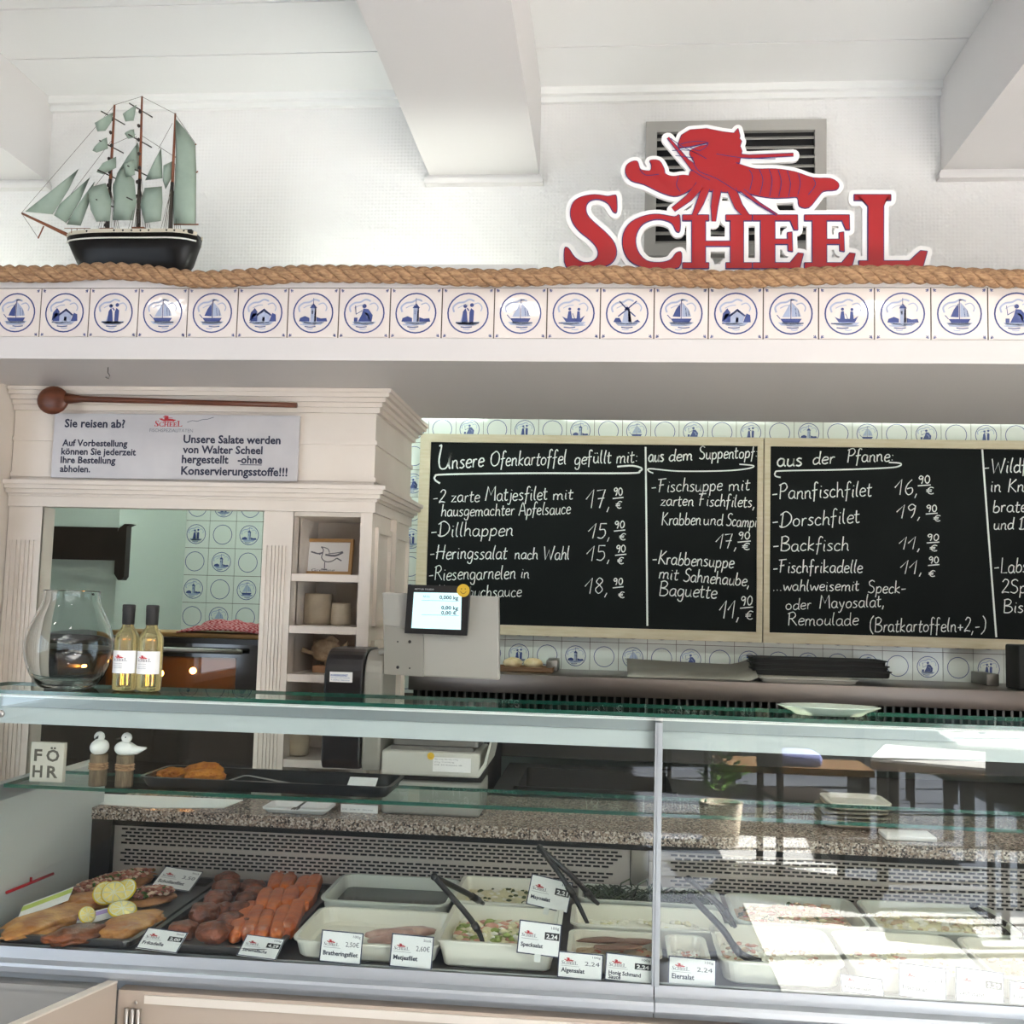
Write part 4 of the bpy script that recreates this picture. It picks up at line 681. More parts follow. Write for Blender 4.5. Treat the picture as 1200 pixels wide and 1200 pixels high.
# red shop sign
SY = 2.60; k_ = 460/1200
def sgn(x, y, Y=SY): p = PY(640+x*k_, 120+y*k_, Y); return (p.x, p.z)
t = thing('shop_sign', 'red lobster and letters cut-out sign with white border standing on the ledge', 'sign', (.31, SY, LZ))
allp = [p for n, ps in LETTERS for p in ps]; lob = lob_polys()
def cap_union(mb, polys, r, y0, y1, open_=False):
    j = 0
    for P in polys:
        pts = [sgn(*p) for p in P]
        if not open_: mb.prism(pts[::-1], 'y', y0+.00001*j, y1); j += 1
        for i in range(len(pts)-(1 if open_ else 0)):
            a, b = pts[i], pts[(i+1) % len(pts)]; d = math.atan2(b[1]-a[1], b[0]-a[0]); c = []
            for m in range(7): q_ = d-math.pi/2+math.pi*m/6; c.append((b[0]+r*math.cos(q_), b[1]+r*math.sin(q_)))
            for m in range(7): q_ = d+math.pi/2+math.pi*m/6; c.append((a[0]+r*math.cos(q_), a[1]+r*math.sin(q_)))
            mb.prism(c, 'y', y0+.00001*(j % 60), y1); j += 1
ser = [[(a, b) for a, b, c in l] for l in LOB_LEGS+LOB_ANT]
q = MB(); cap_union(q, allp, .0135, SY, SY+.012); cap_union(q, lob, .012, SY, SY+.012); cap_union(q, ser, .016, SY+.0006, SY+.012, True)
q.prism([sgn(x, y) for x, y in ((470,300),(700,300),(720,352),(400,352))], 'y', SY+.001, SY+.011); q.prism([sgn(x, y) for x, y in ((80,495),(1150,495),(1150,545),(80,545))], 'y', SY+.001, SY+.011)
q.build('white_backing', SWHITE, t)
for n, ps in LETTERS:
    q = MB(); cap_union(q, ps, .0021, SY-.003, SY)
    for i, p in enumerate(ps): q.prism([sgn(*c) for c in p][::-1], 'y', SY-.0042-.00005*i, SY-.003, 1)
    q.build('letter', [NAVY, REDP], t)
q = MB(); cap_union(q, lob, .0016, SY-.003, SY)
for i, p in enumerate(lob): q.prism([sgn(*c) for c in p][::-1], 'y', SY-.0042-.0001*i, SY-.003, 1)
for l in LOB_LEGS+LOB_ANT:
    sc = .000383*2.6*1.0/1.0
    pts = [sgn(a, b) for a, b, c in l]; ws = [c*.00081 for a, b, c in l]
    q.ribbon(pts, [w_+.0035 for w_ in ws], front(SY-.0043), 0); q.ribbon(pts, ws, front(SY-.0048), 1)
for l in LOB_LINES: q.ribbon(catmull([sgn(*c) for c in l], 3), .0018, front(SY-.0052), 0)
q.build('lobster_emblem', [NAVY, REDP], t)
# model ship
HY = 2.72
def sp_(x, y, Y=HY): p = PY(x/4, 80+y/4, Y); return (p.x, p.z)
t = thing('model_ship', 'model three-masted sailing ship with black hull and pale green sails on the ledge', 'model ship', (-1.29, HY, LZ))
HB = mat('hull_black', '100d0c', .38, spec=.3)
q = MB(); secs = []     # x, deck z, keel z, half width
for u in range(21):
    f_ = u/20; px = 318+617*f_; dz = sp_(px, 797+2*math.sin(f_*3.14))[1]; X = sp_(px, 800)[0]
    kz = sp_(px, 930)[1]-.03; st = 0 if f_ > .14 else (1-f_/.14); rt = 0 if f_ < .9 else (f_-.9)/.1
    kz = kz+(dz-kz)*max(st*.92, rt**1.6*.75); hw = .05*math.sqrt(max(.01, 1-(1-min(f_/.42, 1))**2))*(1 if f_ < .8 else math.sqrt(1-((f_-.8)/.2)**2*.85)); secs.append((X, dz, kz, hw))
m = 9; vs = []
for X, dz, kz, hw in secs:
    for j in range(m):
        a = -1+2*j/(m-1); w_ = hw*math.copysign(abs(a)**.6, a) if a else 0; vs.append((X, HY+w_, kz+(dz-kz)*abs(a)**1.8))
q.add(vs, [(i*m+j, (i+1)*m+j, (i+1)*m+j+1, i*m+j+1) for i in range(20) for j in range(m-1)]+[(i*m, i*m+m-1, (i+1)*m+m-1, (i+1)*m) for i in range(20)]+[tuple(range(m)), tuple(range(20*m+m-1, 20*m-1, -1))], 0, True); q.build('hull', HB, t)
def band(z0, z1, out, name, m_, th=.003):
    q = MB(); 
    for s in (-1, 1):
        for i in range(20):
            (xa, da, ka, wa), (xb, db, kb, wb) = secs[i], secs[i+1]
            q.face([(xa, HY+s*(wa+out), da+z0), (xb, HY+s*(wb+out), db+z0), (xb, HY+s*(wb+out), db+z1), (xa, HY+s*(wa+out), da+z1)])
    o = q.build(name, m_, t); so = o.modifiers.new('t', 'SOLIDIFY'); so.thickness = th; so.offset = 0; return o
band(.000, .010, .0, 'bulwark', mat('bulwark_cream', 'cfc5b2', .5)); band(-.017, -.0135, .002, 'white_stripe', mat('stripe_white', 'e4e2da', .4))
for px in (372, 405, 443, 575, 616, 656, 697, 735, 817, 852, 893):
    X, z = sp_(px, 793); i = min(19, max(0, int((px-318)/617*20))); q = MB(); q.blob((X, HY-secs[i][3]-.002, secs[i][1]+.005), (.0028, .002, .0028), 0, 0, sub=1); q.build('gun_port', HB, t)
MW = mat('mast_wood', '7c4426', .5); MWD = mat('mast_dark', '2b211c', .5)
for (xa, ya), (xb, yb), sp0 in (((537, 172), (503, 790), 540), ((666, 132), (648, 790), 540), ((822, 212), (798, 790), 555)):
    a, b = sp_(xa, ya), sp_(xb, yb); f_ = (sp0-ya)/(yb-ya); c = (a[0]+(b[0]-a[0])*f_, a[1]+(b[1]-a[1])*f_)
    q = MB(); q.tube([(a[0], HY, a[1]), (c[0], HY, c[1])], [.0028, .0045], 8, 0); q.tube([(c[0], HY-.002, c[1]+.01), (b[0], HY-.002, b[1]-.01)], [.0048, .0062], 8, 1); mo = q.build('mast', [MW, MWD], t)
    if xa < 700:
        q = MB()
        for kk in range(9): f2 = .12+.1*kk; q.blob((a[0]+(b[0]-a[0])*f2+rnd.uniform(-.004, .004), HY-.008, a[1]+(b[1]-a[1])*f2), (.005, .005, .006), kk, .3, sub=1)
        q.build('rigging_block', MWD, mo)
        for kk in range(4): q = MB(); f2 = .1+.22*kk; X = a[0]+(b[0]-a[0])*f2; Z = a[1]+(b[1]-a[1])*f2; q.tube([(X-.012, HY-.05, Z-.004), (X+.008, HY+.05, Z+.004)], .0017, 6); q.build('yard', MWD, mo)
q = MB(); a, b = sp_(103, 680), sp_(335, 790); q.tube([(a[0], HY, a[1]), (b[0], HY, b[1])], [.003, .0055], 8); a, b = sp_(205, 740), sp_(178, 798); q.tube([(a[0], HY, a[1]), (b[0], HY, b[1])], .002, 6); q.build('bowsprit', MW, t)
for p1, p2 in (((822, 418), (920, 355)), ((820, 552), (928, 483)), ((815, 732), (930, 732))): q = MB(); a, b = sp_(*p1), sp_(*p2); q.tube([(a[0], HY, a[1]), (b[0], HY, b[1])], .002, 6); q.build('spar', MW, t)
SAIL = mat('pale_green_sail', '98a799', .8, var='8e9e90', scale=20)
sails = [([(130,680),(378,482),(330,580),(258,692)], -.012), ([(258,692),(285,640),(425,515),(380,620),(315,728)], -.004), ([(310,730),(360,650),(440,530),(410,640),(375,735)], .004), ([(822,235),(870,290),(916,358),(920,480),(918,734),(815,730),(812,640),(820,550),(826,420)], 0), ([(540,490),(590,410),(640,340),(652,400),(652,470)], .01), ([(676,520),(715,440),(750,370),(753,440),(756,510)], .008), ([(470,280),(555,230),(545,275),(518,315),(482,318)], -.03), ([(460,408),(500,370),(525,348),(530,398),(478,416)], -.03), ([(440,600),(460,575),(520,560),(545,640),(540,735),(478,738),(450,680)], -.03), ([(470,500),(500,460),(560,430),(560,480),(500,510)], -.02), ([(545,570),(570,500),(602,478),(645,540),(655,640),(640,725),(545,725),(552,640)], -.02), ([(690,572),(770,565),(772,640),(765,725),(690,735),(670,650)], -.015), ([(600,238),(662,196),(654,240),(648,268),(612,272)], -.03), ([(610,330),(650,310),(655,345),(625,352)], -.03), ([(605,470),(650,450),(655,520),(615,530)], -.03), ([(760,450),(800,430),(800,500),(770,560),(758,520)], .01)]
for P, dy in sails:
    q = MB(); pts = [sp_(*p) for p in P]; cx = sum(p[0] for p in pts)/len(pts); cz = sum(p[1] for p in pts)/len(pts); n = len(pts); vs = [(x, HY+dy, z) for x, z in pts]+[((x+cx)/2, HY+dy-.012, (z+cz)/2) for x, z in pts]+[(cx, HY+dy-.016, cz)]
    q.add(vs, [(i, (i+1) % n, n+(i+1) % n, n+i) for i in range(n)]+[(n+i, n+(i+1) % n, 2*n) for i in range(n)], 0, True); o = q.build('sail', SAIL, t); so = o.modifiers.new('t', 'SOLIDIFY'); so.thickness = .0012
q = MB()
for l in (((103,680),(535,180)),((260,690),(530,335)),((310,730),(530,450)),((537,175),(666,135)),((666,135),(822,215)),((822,215),(918,355)),((918,355),(918,734)),((648,470),(640,320)),((670,320),(810,410)),((810,260),(745,380)),((530,360),(640,310)),((490,790),(520,480)),((545,790),(528,480)),((630,790),(655,480)),((690,790),(662,480)),((770,790),(815,450)),((830,780),(822,450)),((103,680),(180,795))):
    a, b = sp_(*l[0]), sp_(*l[1]); q.tube([(a[0], HY-.003, a[1]), (b[0], HY-.003, b[1])], .0006, 4)
for xa, xb, xt in ((490, 540, 515), (630, 690, 655), (780, 832, 808)):
    for s in (-1, 1):
        for j in range(5):
            a = sp_(xa+(xb-xa)*j/4, 788); b = sp_(xt, 560); q.tube([(a[0], HY+s*.04, a[1]), (b[0], HY+s*.004, b[1])], .0006, 4)
q.build('rigging', mat('rigging_thread', '5f5548', .8), t)
q = MB()
for x in (360, 385, 420): 
    a = sp_(x, 790); q.tube([(a[0], HY-.03, a[1]), (a[0], HY-.03, a[1]+.012)], .001, 5)
a, b = sp_(330, 770), sp_(450, 770); q.tube([(a[0], HY-.032, a[1]), (b[0], HY-.032, b[1])], .001, 5); q.build('deck_rail', MW, t); q = MB(); a, b = sp_(480, 785), sp_(545, 760); q.box((a[0], HY-.02, a[1]), (b[0], HY+.02, b[1])); q.build('deckhouse', MW, t); q = MB(); a, b = sp_(630, 785), sp_(690, 755); q.box((a[0], HY-.02, a[1]), (b[0], HY+.02, b[1])); q.build('deckhouse', MW, t)
q = MB(); a, b = sp_(833, 795), sp_(925, 775); q.box((a[0], HY-.038, a[1]), (b[0], HY+.038, b[1]), bev=.003); q.build('stern_deck', HB, t)
B((-1.42, HY-.03, LZ), (-1.17, HY+.03, LZ+.036), DWOOD, 'stand', t)
# ================================================================== ON THE TOP GLASS
TZ = 1.388
GL = mat('clear_vase_glass', 'f4f8f8', .0, trans=1); GL.node_tree.nodes['Principled BSDF'].inputs['IOR'].default_value = 1.32
p = PY(80, 806, 2.235); VX, VY = p.x, 2.228
prof = [(.0, .0), (.050, .0), (.060, .003), (.074, .022), (.087, .05), (.0935, .08), (.092, .108), (.083, .137), (.070, .165), (.061, .186), (.0585, .205), (.0600, .2125), (.0585, .2135), (.0565, .2125), (.0555, .205), (.058, .186), (.067, .165), (.080, .137), (.089, .108), (.0905, .08), (.084, .05), (.071, .024), (.056, .009), (.0, .008)]
pc = [prof[0]]+catmull(prof[1:-1], 3)+[prof[-1]]
q = MB(); q.lathe([(max(0, r*.99), z*.985) for r, z in pc], (VX, VY, TZ+.0005), 40); tag(q.build('glass_vase', GL), 'large clear bulbous glass vase on the top glass shelf', 'vase')
WINE = mat('golden_wine_glass', 'f5e6a6', .02, trans=.8); WINE.node_tree.nodes['Principled BSDF'].inputs['IOR'].default_value = 1.3
def bottle(px, Y, label):
    X = PY(px, 806, Y).x; t = thing('wine_bottle', label, 'bottle', (X, Y, TZ), 'small wine bottles')
    H = .184; q = MB(); q.lathe([(0, .001), (.020, .001), (.0255, .004), (.0262, .012), (.0262, .108), (.0245, .118), (.0175, .128), (.0125, .136), (.0112, .144), (.0112, .160), (0, .160)], (X, Y, TZ), 28); q.build('glass_body', WINE, t)
    q = MB(); q.lathe([(.0118, .141), (.0128, .142), (.0132, .168), (.0136, .170), (.0136, .182), (.012, .184), (0, .184)], (X, Y, TZ), 20); q.build('capsule', BLACKM, t)
    q = MB(); n = 16; R = .0267
    A = lambda a, b: (X+R*math.sin(a), Y-R*math.cos(a), TZ+b)
    for i in range(n): a0 = -1.25+2.5*i/n; a1 = -1.25+2.5*(i+1)/n; q.face([A(a0, .038), A(a1, .038), A(a1, .086), A(a0, .086)], 0, True)
    o = q.build('paper_label', PAPER, t)
    q = MB(); R = .0270; U = lambda a, b: (X+R*math.sin(a/R), Y-R*math.cos(a/R), TZ+b)
    small_logo(q, -.020, .064, .034, U, 0, 1)
    for z in (.058, .053, .049): q.text('Feinkost Wein', -.018, z, .022, U, 1, .002)
    q.build('label_print', [REDINK, GREYINK], o)
bottle(146, 2.205, 'left small bottle of golden wine with black capsule beside the vase'); bottle(174, 2.205, 'right small bottle of golden wine with black capsule, farther from the vase')
p = PY(970, 838, 2.235); q = MB(); q.lathe([(0, .002), (.060, .002), (.066, .0), (.075, .006), (.100, .016), (.104, .0175), (.100, .0185), (.072, .009), (.0, .007)], (p.x, 2.225, TZ), 32, sy=.55)
tag(q.build('oval_dish', mat('mint_porcelain', 'd3e3d2', .25, coat=.4)), 'shallow pale mint oval dish on the top glass shelf', 'dish')
# ================================================================== ON THE MIDDLE GLASS
MZ = 1.191
t = thing('letter_block', 'square pale wooden block with four grey letters on the middle glass shelf', 'sign', (-1.17, 2.2, MZ))
a = PY(37, 915, 2.2); b = PY(78, 873, 2.2); x0, x1, z1 = a.x, b.x, MZ+.083
q = MB(); q.box((x0, 2.19, MZ), (x1, 2.204, z1), bev=.001); q.build('block', mat('whitewashed_wood', 'd5ccbd', .6, var='cbc1b1', scale=14), t)
q = MB(); w = x1-x0; T = front(2.1894)
for s, x, z, ww in (('F', .11, .53, .24), ('Ö', .48, .53, .40), ('H', .09, .12, .30), ('R', .53, .12, .33)): q.text(s, x0+x*w, MZ+z*.083, ww*w, T, 0, .024, True)
q.build('letters', mat('letter_grey', '5d564b', .7), t)
q = MB(); a = PY(70, 850, 2.215)
BARK = mat('grey_driftwood', '7d6a52', .85, var='5c4c3a', scale=50, bump=.6, bscale=60, stretch=(4, 4, .6)); WB = mat('white_lacquer', 'efece6', .3)
for nm, px, side in (('left white wooden bird facing forward on a roped post', 115, 0), ('right white wooden bird seen from the side on a roped post', 146, 1)):
    Y = 2.178; X = PY(px, 905, Y).x; t = thing('bird_figurine', nm, 'figurine', (X, Y, MZ), 'bird figurines on posts')
    q = MB(); q.lathe([(0, 0), (.0178, 0), (.0182, .004), (.0178, .04), (.018, .063), (.017, .066), (0, .066)], (X, Y, MZ), 14); q.build('post', BARK, t)
    q = MB()
    for kz in (.036, .041, .046): q.lathe([(.018, -.0025), (.0208, 0), (.018, .0025)], (X, Y, MZ+kz), 16)
    q.build('rope_band', ROPEM, t)
    q = MB()
    if side == 0: q.blob((X, Y, MZ+.92*.087), (.0178, .026, .017), 0, 0)
    else:
        q.blob((X-.002, Y, MZ+.92*.086), (.0225, .017, .0158), 0, 0); q.tube([(X+.004, Y, MZ+.92*.086), (X+.025, Y, MZ+.92*.083), (X+.045, Y, MZ+.92*.089)], [.0155, .0085, .002], 12)
    hx = X+(0 if side == 0 else .002); q.blob((hx, Y-.003, MZ+.92*.1105), (.0112, .0112, .0115), 0, 0, sub=2); q.build('body', WB, t)
    q = MB(); 
    if side == 0: q.tube([(hx, Y-.012, MZ+.92*.110), (hx, Y-.024, MZ+.92*.107)], [.003, .0008], 8)
    else: q.tube([(hx-.009, Y-.004, MZ+.92*.110), (hx-.022, Y-.006, MZ+.92*.107)], [.003, .0008], 8)
    q.build('beak', BLACKM, t)
    q = MB(); q.blob((hx+.002, Y-.0135, MZ+.92*.113), (.0016,)*3, 0, 0, sub=1); q.build('eye', BLACKM, t)
# tray with fried fish
t = thing('serving_tray', 'long black tray with fried fish on the middle glass shelf', 'tray', (-.67, 2.25, MZ))
a = PY(160, 930, 2.17); b = PY(462, 925, 2.2); tx0, tx1 = a.x, b.x
q = MB(); q.tub(((tx0+tx1)/2, 2.247), tx1-tx0, .165, MZ, MZ+.024, .012, .018, .003, .006); q.build('tray', mat('tray_black', '17181a', .25), t)
FRY = mat('fried_crumb', 'd98a2e', .75, var='b5621a', scale=70, bump=1, bscale=220)
for i, (cx, cy, l, h, an) in enumerate(((198, 913, .036, .013, 10), (232, 905, .05, .0185, 12), (238, 913, .045, .0145, 4))):
    p = PY(cx, cy, 2.25 if i != 2 else 2.22); q = MB(); q.blob((p.x, 2.265-.03*(i == 2)-.012*(i == 0), MZ+.005+h), (l, .02, h), i+4, .18, 2.2, T=Matrix.Rotation(math.radians(-an), 3, 'Y'), sub=4)
    tag(q.build('fried_fish', FRY), ('small golden fried fish piece at the left of the black tray', 'largest golden breaded fried fish piece in the black tray', 'golden fried fish piece lying in front of the largest one')[i], 'fried fish')
q = MB(); P = [PY(240, 924, 2.2), PY(286, 909, 2.27), PY(292, 909, 2.27), PY(366, 923, 2.2)]
q.tube([P[0], P[1]], [.004, .003], 8, flat=.4); q.tube([P[1], P[2], P[3]], [.003, .003, .0045], 8, flat=.4); tag(q.build('metal_tongs', STEEL), 'bent steel tongs lying in the black tray of fried fish', 'tongs')
q = MB(); p = PY(424, 928, 2.22); T = Matrix.Translation((p.x, 2.22, MZ+.02)) @ Matrix.Rotation(.5, 4, 'X'); q.box((-.03, -.02, 0), (.03, .02, .001), 0, T); tag(q.build('blank_card', PAPER), 'small white card lying at the right end of the black tray', 'card')
# ================================================================== SCALE ON THE GRANITE
GRZ = 1.0502
SG = mat('scale_light_grey', 'a5a299', .4); SG2 = mat('scale_warm_grey', '8f8b82', .45); SBK = mat('scale_black', '1e1b1c', .3)
t = thing('shop_scale', 'grey and black electronic shop scale with lit display on the granite worktop', 'scale', (-.5, 2.8, GRZ))
def colpoly(y0, y1, z0, z1, r=.07):
    P = [(y1, z0), (y0+.012, z0), (y0, z0+.02)]
    for i in range(8): a = math.pi-(math.pi/2)*i/7; P.append((y0+r+r*math.cos(a), z1-r+r*math.sin(a)))
    P.append((y1, z1)); return P
a = PY(378, 830, 2.70); b = PY(424, 830, 2.70)
q = MB(); q.prism(colpoly(2.70, 2.88, 1.160, 1.466), 'x', a.x, b.x); o = q.build('printer_column', SBK, t); bv = o.modifiers.new('b', 'BEVEL'); bv.width = .006; bv.segments = 3
c = PY(448, 830, 2.71); q = MB(); q.prism(colpoly(2.705, 2.88, 1.156, 1.464), 'x', b.x+.0005, c.x); o = q.build('column_casing', SG2, t); bv = o.modifiers.new('b', 'BEVEL'); bv.width = .008; bv.segments = 3
q = MB(); a = PY(386, 799, 2.698); b = PY(413, 788, 2.698); q.box((a.x, 2.6985, a.z), (b.x, 2.70, b.z), 0)
q.text('KUNDENDIENST', a.x+.003, b.z-.011, .045, front(2.698), 1, .005, True); q.text('Waagen und Technik', a.x+.003, a.z+.010, .05, front(2.698), 1, .003); q.text('Telefon Service', a.x+.003, a.z+.004, .05, front(2.698), 1, .003); q.build('service_sticker', [PAPER, mat('blue_ink', '3a5fa8', .6)], t)
def quad_plate(mb, pts, Y, th, mi=0):
    P = [(PY(x, y, Y).x, PY(x, y, Y).z) for x, y in pts]; mb.prism(P, 'y', Y, Y+th, mi)
q = MB(); quad_plate(q, [(450, 790), (585, 797), (584, 699), (448, 694)], 2.715, .035); o = q.build('display_housing', SG, t); bv = o.modifiers.new('b', 'BEVEL'); bv.width = .004; bv.segments = 2
q = MB(); quad_plate(q, [(450, 790), (496, 793), (496, 741), (451, 732)], 2.707, .008); o = q.build('hinge_plate', SG2, t)
q = MB()
for x, y, m_ in ((480, 752, 0), (466, 782, 0), (466, 752, 1), (480, 783, 1)): p = PY(x, y, 2.706); q.blob((p.x, 2.7068, p.z), (.0042 if m_ == 0 else .0022, .0012, .0042 if m_ == 0 else .0022), 0, 0, m_, sub=2)
p = PY(444, 764, 2.73); q.tube([(p.x, 2.73, p.z), (p.x+.03, 2.73, p.z)], .006, 8, 1); q.build('screw', [BLACKM, SG], t)
q = MB(); quad_plate(q, [(474, 742), (547, 745), (551, 687), (478, 685)], 2.690, .018); sc_ = q.build('display_bezel', BLACKP, t)
SCR = mat('lit_screen', 'd4f2f6', .3, emit=.42)
q = MB(); quad_plate(q, [(482, 736), (540, 738), (541, 695), (485, 694)], 2.6893, .001); q.build('screen', SCR, sc_)
q = MB(); T = front(2.689)
for s, x0, y, x1 in (('0,000 kg', 515, 702, 537), ('0,00 kg', 517, 714, 537), ('0,00 €', 517, 720, 535), ('NULL', 496, 700, 504)): a = PY(x0, y, 2.689); b = PY(x1, y, 2.689); q.text(s, a.x, a.z, b.x-a.x, T, 0, .009 if x0 > 500 else .005, s[0] == '0')
for x0, y, x1 in ((494, 703, 538), (494, 720, 538)): a = PY(x0, y, 2.689); b = PY(x1, y, 2.689); q.box((a.x, 2.6889, a.z-.0012), (b.x, 2.689, a.z-.0004))
a = PY(486, 691, 2.6895); q.text('METTLER TOLEDO', a.x, a.z, .05, front(2.6896), 1, .0035, True); q.build('display_text', [mat('screen_ink', '39525c', .6), mat('bezel_print', 'a8a8a8', .5)], sc_)
YS = mat('yellow_sticker', 'd9b02c', .5)
def smiley(x, y, Y, r):
    p = PY(x, y, Y); q = MB(); T = front(Y-.0012); q.disc((p.x, p.z), r, front(Y-.001), 0, 24); q.disc((p.x-.3*r, p.z+.25*r), .1*r, T, 1, 8); q.disc((p.x+.3*r, p.z+.25*r), .1*r, T, 1, 8)
    q.ribbon([(p.x-.45*r, p.z-.15*r), (p.x-.25*r, p.z-.4*r), (p.x, p.z-.5*r), (p.x+.25*r, p.z-.4*r), (p.x+.45*r, p.z-.15*r)], .1*r, T, 1); q.build('yellow_sticker', [YS, mat('sticker_ink', '7a5c10', .6)], t)
smiley(543, 692, 2.689, .0165); smiley(505, 886, 2.695, .009)
q = MB(); a = PY(446, 910, 2.70); b = PY(562, 910, 2.70); q.box((a.x, 2.70, 1.152), (b.x, 2.90, 1.214), bev=.006)
q.prism([(b.x-.004, 1.152), (b.x+.016, 1.182), (b.x+.032, 1.262), (b.x+.028, 1.262), (b.x+.010, 1.19), (b.x-.004, 1.17)], 'y', 2.70, 2.90); q.build('weighing_base', mat('scale_white', 'c4c2b8', .35), t)
q = MB(); q.tub(((a.x+b.x)/2+.008, 2.81), .235, .17, 1.222, 1.245, .004, .012, .004, .004); q.box((a.x+.02, 2.72, 1.214), (b.x-.02, 2.89, 1.224)); q.build('weighing_plate', STEELD, t)
q = MB(); x0 = PY(456, 915, 2.7).x; x1 = PY(562, 915, 2.7).x; q.box((a.x, 2.72, GRZ), (b.x, 2.90, 1.135), bev=.008); q.build('cash_base', SG, t)
q = MB(); q.box((a.x, 2.74, 1.135), (b.x, 2.89, 1.152)); q.build('base_gap', BLACKM, t)
q = MB()
for (px0, py0, px1, py1) in ((507, 904, 552, 889),): a = PY(px0, py0, 2.699); b = PY(px1, py1, 2.699); q.box((a.x, 2.6985, a.z), (b.x, 2.6996, b.z), 0); z = b.z-.006; q.text('Max 15 kg  Min 40 g  e=5 g', a.x+.004, z, .06, front(2.698), 1, .003); q.text('d=2 g  T=-9,995 kg', a.x+.004, z-.007, .05, front(2.698), 1, .003); q.text('CE M Klasse III', a.x+.004, z-.014, .07, front(2.698), 1, .003)
a = PY(399, 956, 2.719); b = PY(443, 944, 2.719); q.box((a.x, 2.7185, a.z), (b.x, 2.7199, b.z), 0); q.text('CE  230 V  50 Hz', a.x+.004, a.z+.016, .08, front(2.718), 1, .003); q.text('Typ 2010  IP 42', a.x+.004, a.z+.007, .07, front(2.718), 1, .003); q.build('rating_plate', [PAPER, GREYINK], t)
# paper, slips and plates on the granite
q = MB(); q.prism([tuple(PZ(x, y, GRZ)[:2]) for x, y in ((100, 936), (120, 931), (285, 938), (262, 947), (180, 947), (108, 942))], 'z', GRZ, GRZ+.002); tag(q.build('paper_sheet', PAPER), 'white paper sheet lying on the granite at the left', 'paper')
q = MB(); pts = [PZ(x, y, GRZ) for x, y in ((302, 955), (398, 958), (398, 938), (330, 934))]; q.tub((sum(p.x for p in pts)/4, 2.71), .17, .10, GRZ, GRZ+.014, .008, .01, .002, .004); tag(q.build('paper_plate', PAPER), 'white paper snack plate on the granite in front of the scale', 'paper plate')
t = MB(); p = PZ(343, 950, GRZ+.016); 
for dx in (-.007, 0, .007): t.tube([(p.x+dx, 2.665, GRZ+.016), (p.x+dx, 2.64, GRZ+.017)], .0016, 6)
t.tube([(p.x-.008, 2.665, GRZ+.016), (p.x+.008, 2.665, GRZ+.016)], .002, 6); t.tube([(p.x, 2.665, GRZ+.016), (p.x, 2.78, GRZ+.018)], .0025, 6); tag(t.build('small_fork', STEELD), 'small dark fork resting on the white paper plate', 'fork')
PLM = mat('glazed_brown_plate', 'ddd6cb', .35); PLE = mat('plate_brown_edge', '6f5a48', .5)
pc0 = PY(1003, 935, 2.86)
for i in range(6):
    dx = rnd.uniform(-.006, .006)-(.004*(5-i) if i < 5 else 0); q = MB(); z = GRZ+.0105*i; q.tub((pc0.x+dx, 2.86), .165-.006*(i == 5), .165, z, z+.013, .014, .03, .004, .006, 0)
    tag(q.build('stacked_plate', PLM if i == 5 else mat('plate_taupe', 'a39382', .4)), ('lowest taupe plate of the stack on the granite', 'second plate from the bottom of the stack on the granite', 'third plate from the bottom of the stack on the granite', 'fourth plate from the bottom of the stack on the granite', 'fifth plate of the stack, just below the white top one', 'topmost white rounded plate of the stack on the granite')[i], 'plate', 'plates stacked on the granite')
q = MB(); p = PZ(1025, 952, GRZ); q.box((p.x-.06, 2.68, GRZ), (p.x+.06, 2.76, GRZ+.012), bev=.003); tag(q.build('napkin_pile', PAPER), 'flat white napkin pile on the granite in front of the plate stack', 'napkins')
# ================================================================== FOOD IN THE CASE
DZ = .869
TRAYM = mat('dark_steel_tray', '6e6a66', .3, .85)
def steel_tray(x0, x1, y0, y1, label):
    q = MB(); q.tub(((x0+x1)/2, (y0+y1)/2), x1-x0, y1-y0, DZ, DZ+.02, .010, .02, .002, .010); return tag(q.build('steel_tray', TRAYM), label, 'tray', 'steel trays in the case')
t1 = steel_tray(-1.255, -.955, 2.14, 2.645, 'left steel tray holding fried fillets and lemon slices')
t2 = steel_tray(-.948, -.655, 2.14, 2.645, 'right steel tray holding brown patties and orange salmon strips')
FIL = mat('golden_fillet', 'd79a50', .45, var='a9642a', scale=26, bump=.6, bscale=90, coat=.2)
FIL2 = mat('browned_fillet', '8a4a1c', .5, var='5d2d10', scale=30, bump=.7, bscale=90, coat=.2)
def q3(x, y, z=.89): p = PZ(x, y, z); return Vector((p.x, p.y, z))
def c2(x, y, z=.89): return q3(x/3, 980+y/3, z)
def elong(a, b, wid, h, seed, m_, name, label, cat, amp=.2, group=None, sub=4, sq=1.0, zc=None):
    d = b-a; l = d.length/2; an = math.atan2(d.y, d.x); T = Matrix.Rotation(an, 3, 'Z'); c = (a+b)/2
    q = MB(); q.blob((c.x, c.y, (zc if zc else DZ+.006+h*.8)), (l, wid, h), seed, amp, 2.0, T=T, sub=sub, sq=sq); return tag(q.build(name, m_), label, cat, group)
elong(c2(25, 352), c2(300, 235), .062, .016, 1, FIL, 'fried_fillet', 'longest golden fried fish fillet in the left steel tray', 'fish fillet', .22)
elong(c2(160, 368), c2(372, 322), .040, .018, 2, FIL2, 'fried_fillet', 'dark brown fried fish fillet at the front edge of the left tray', 'fish fillet', .25)
elong(c2(375, 350), c2(552, 262), .052, .017, 5, FIL, 'fried_fillet', 'golden fried fillet at the right front of the left tray', 'fish fillet', .22)
elong(c2(240, 246), c2(372, 214), .050, .018, 8, FIL, 'fried_fillet', 'short golden fried fillet behind the longest one in the left tray', 'fish fillet', .25)
TOPF = mat('smoked_fillet', 'b97f48', .5, var='8f5a38', scale=30, bump=.5)
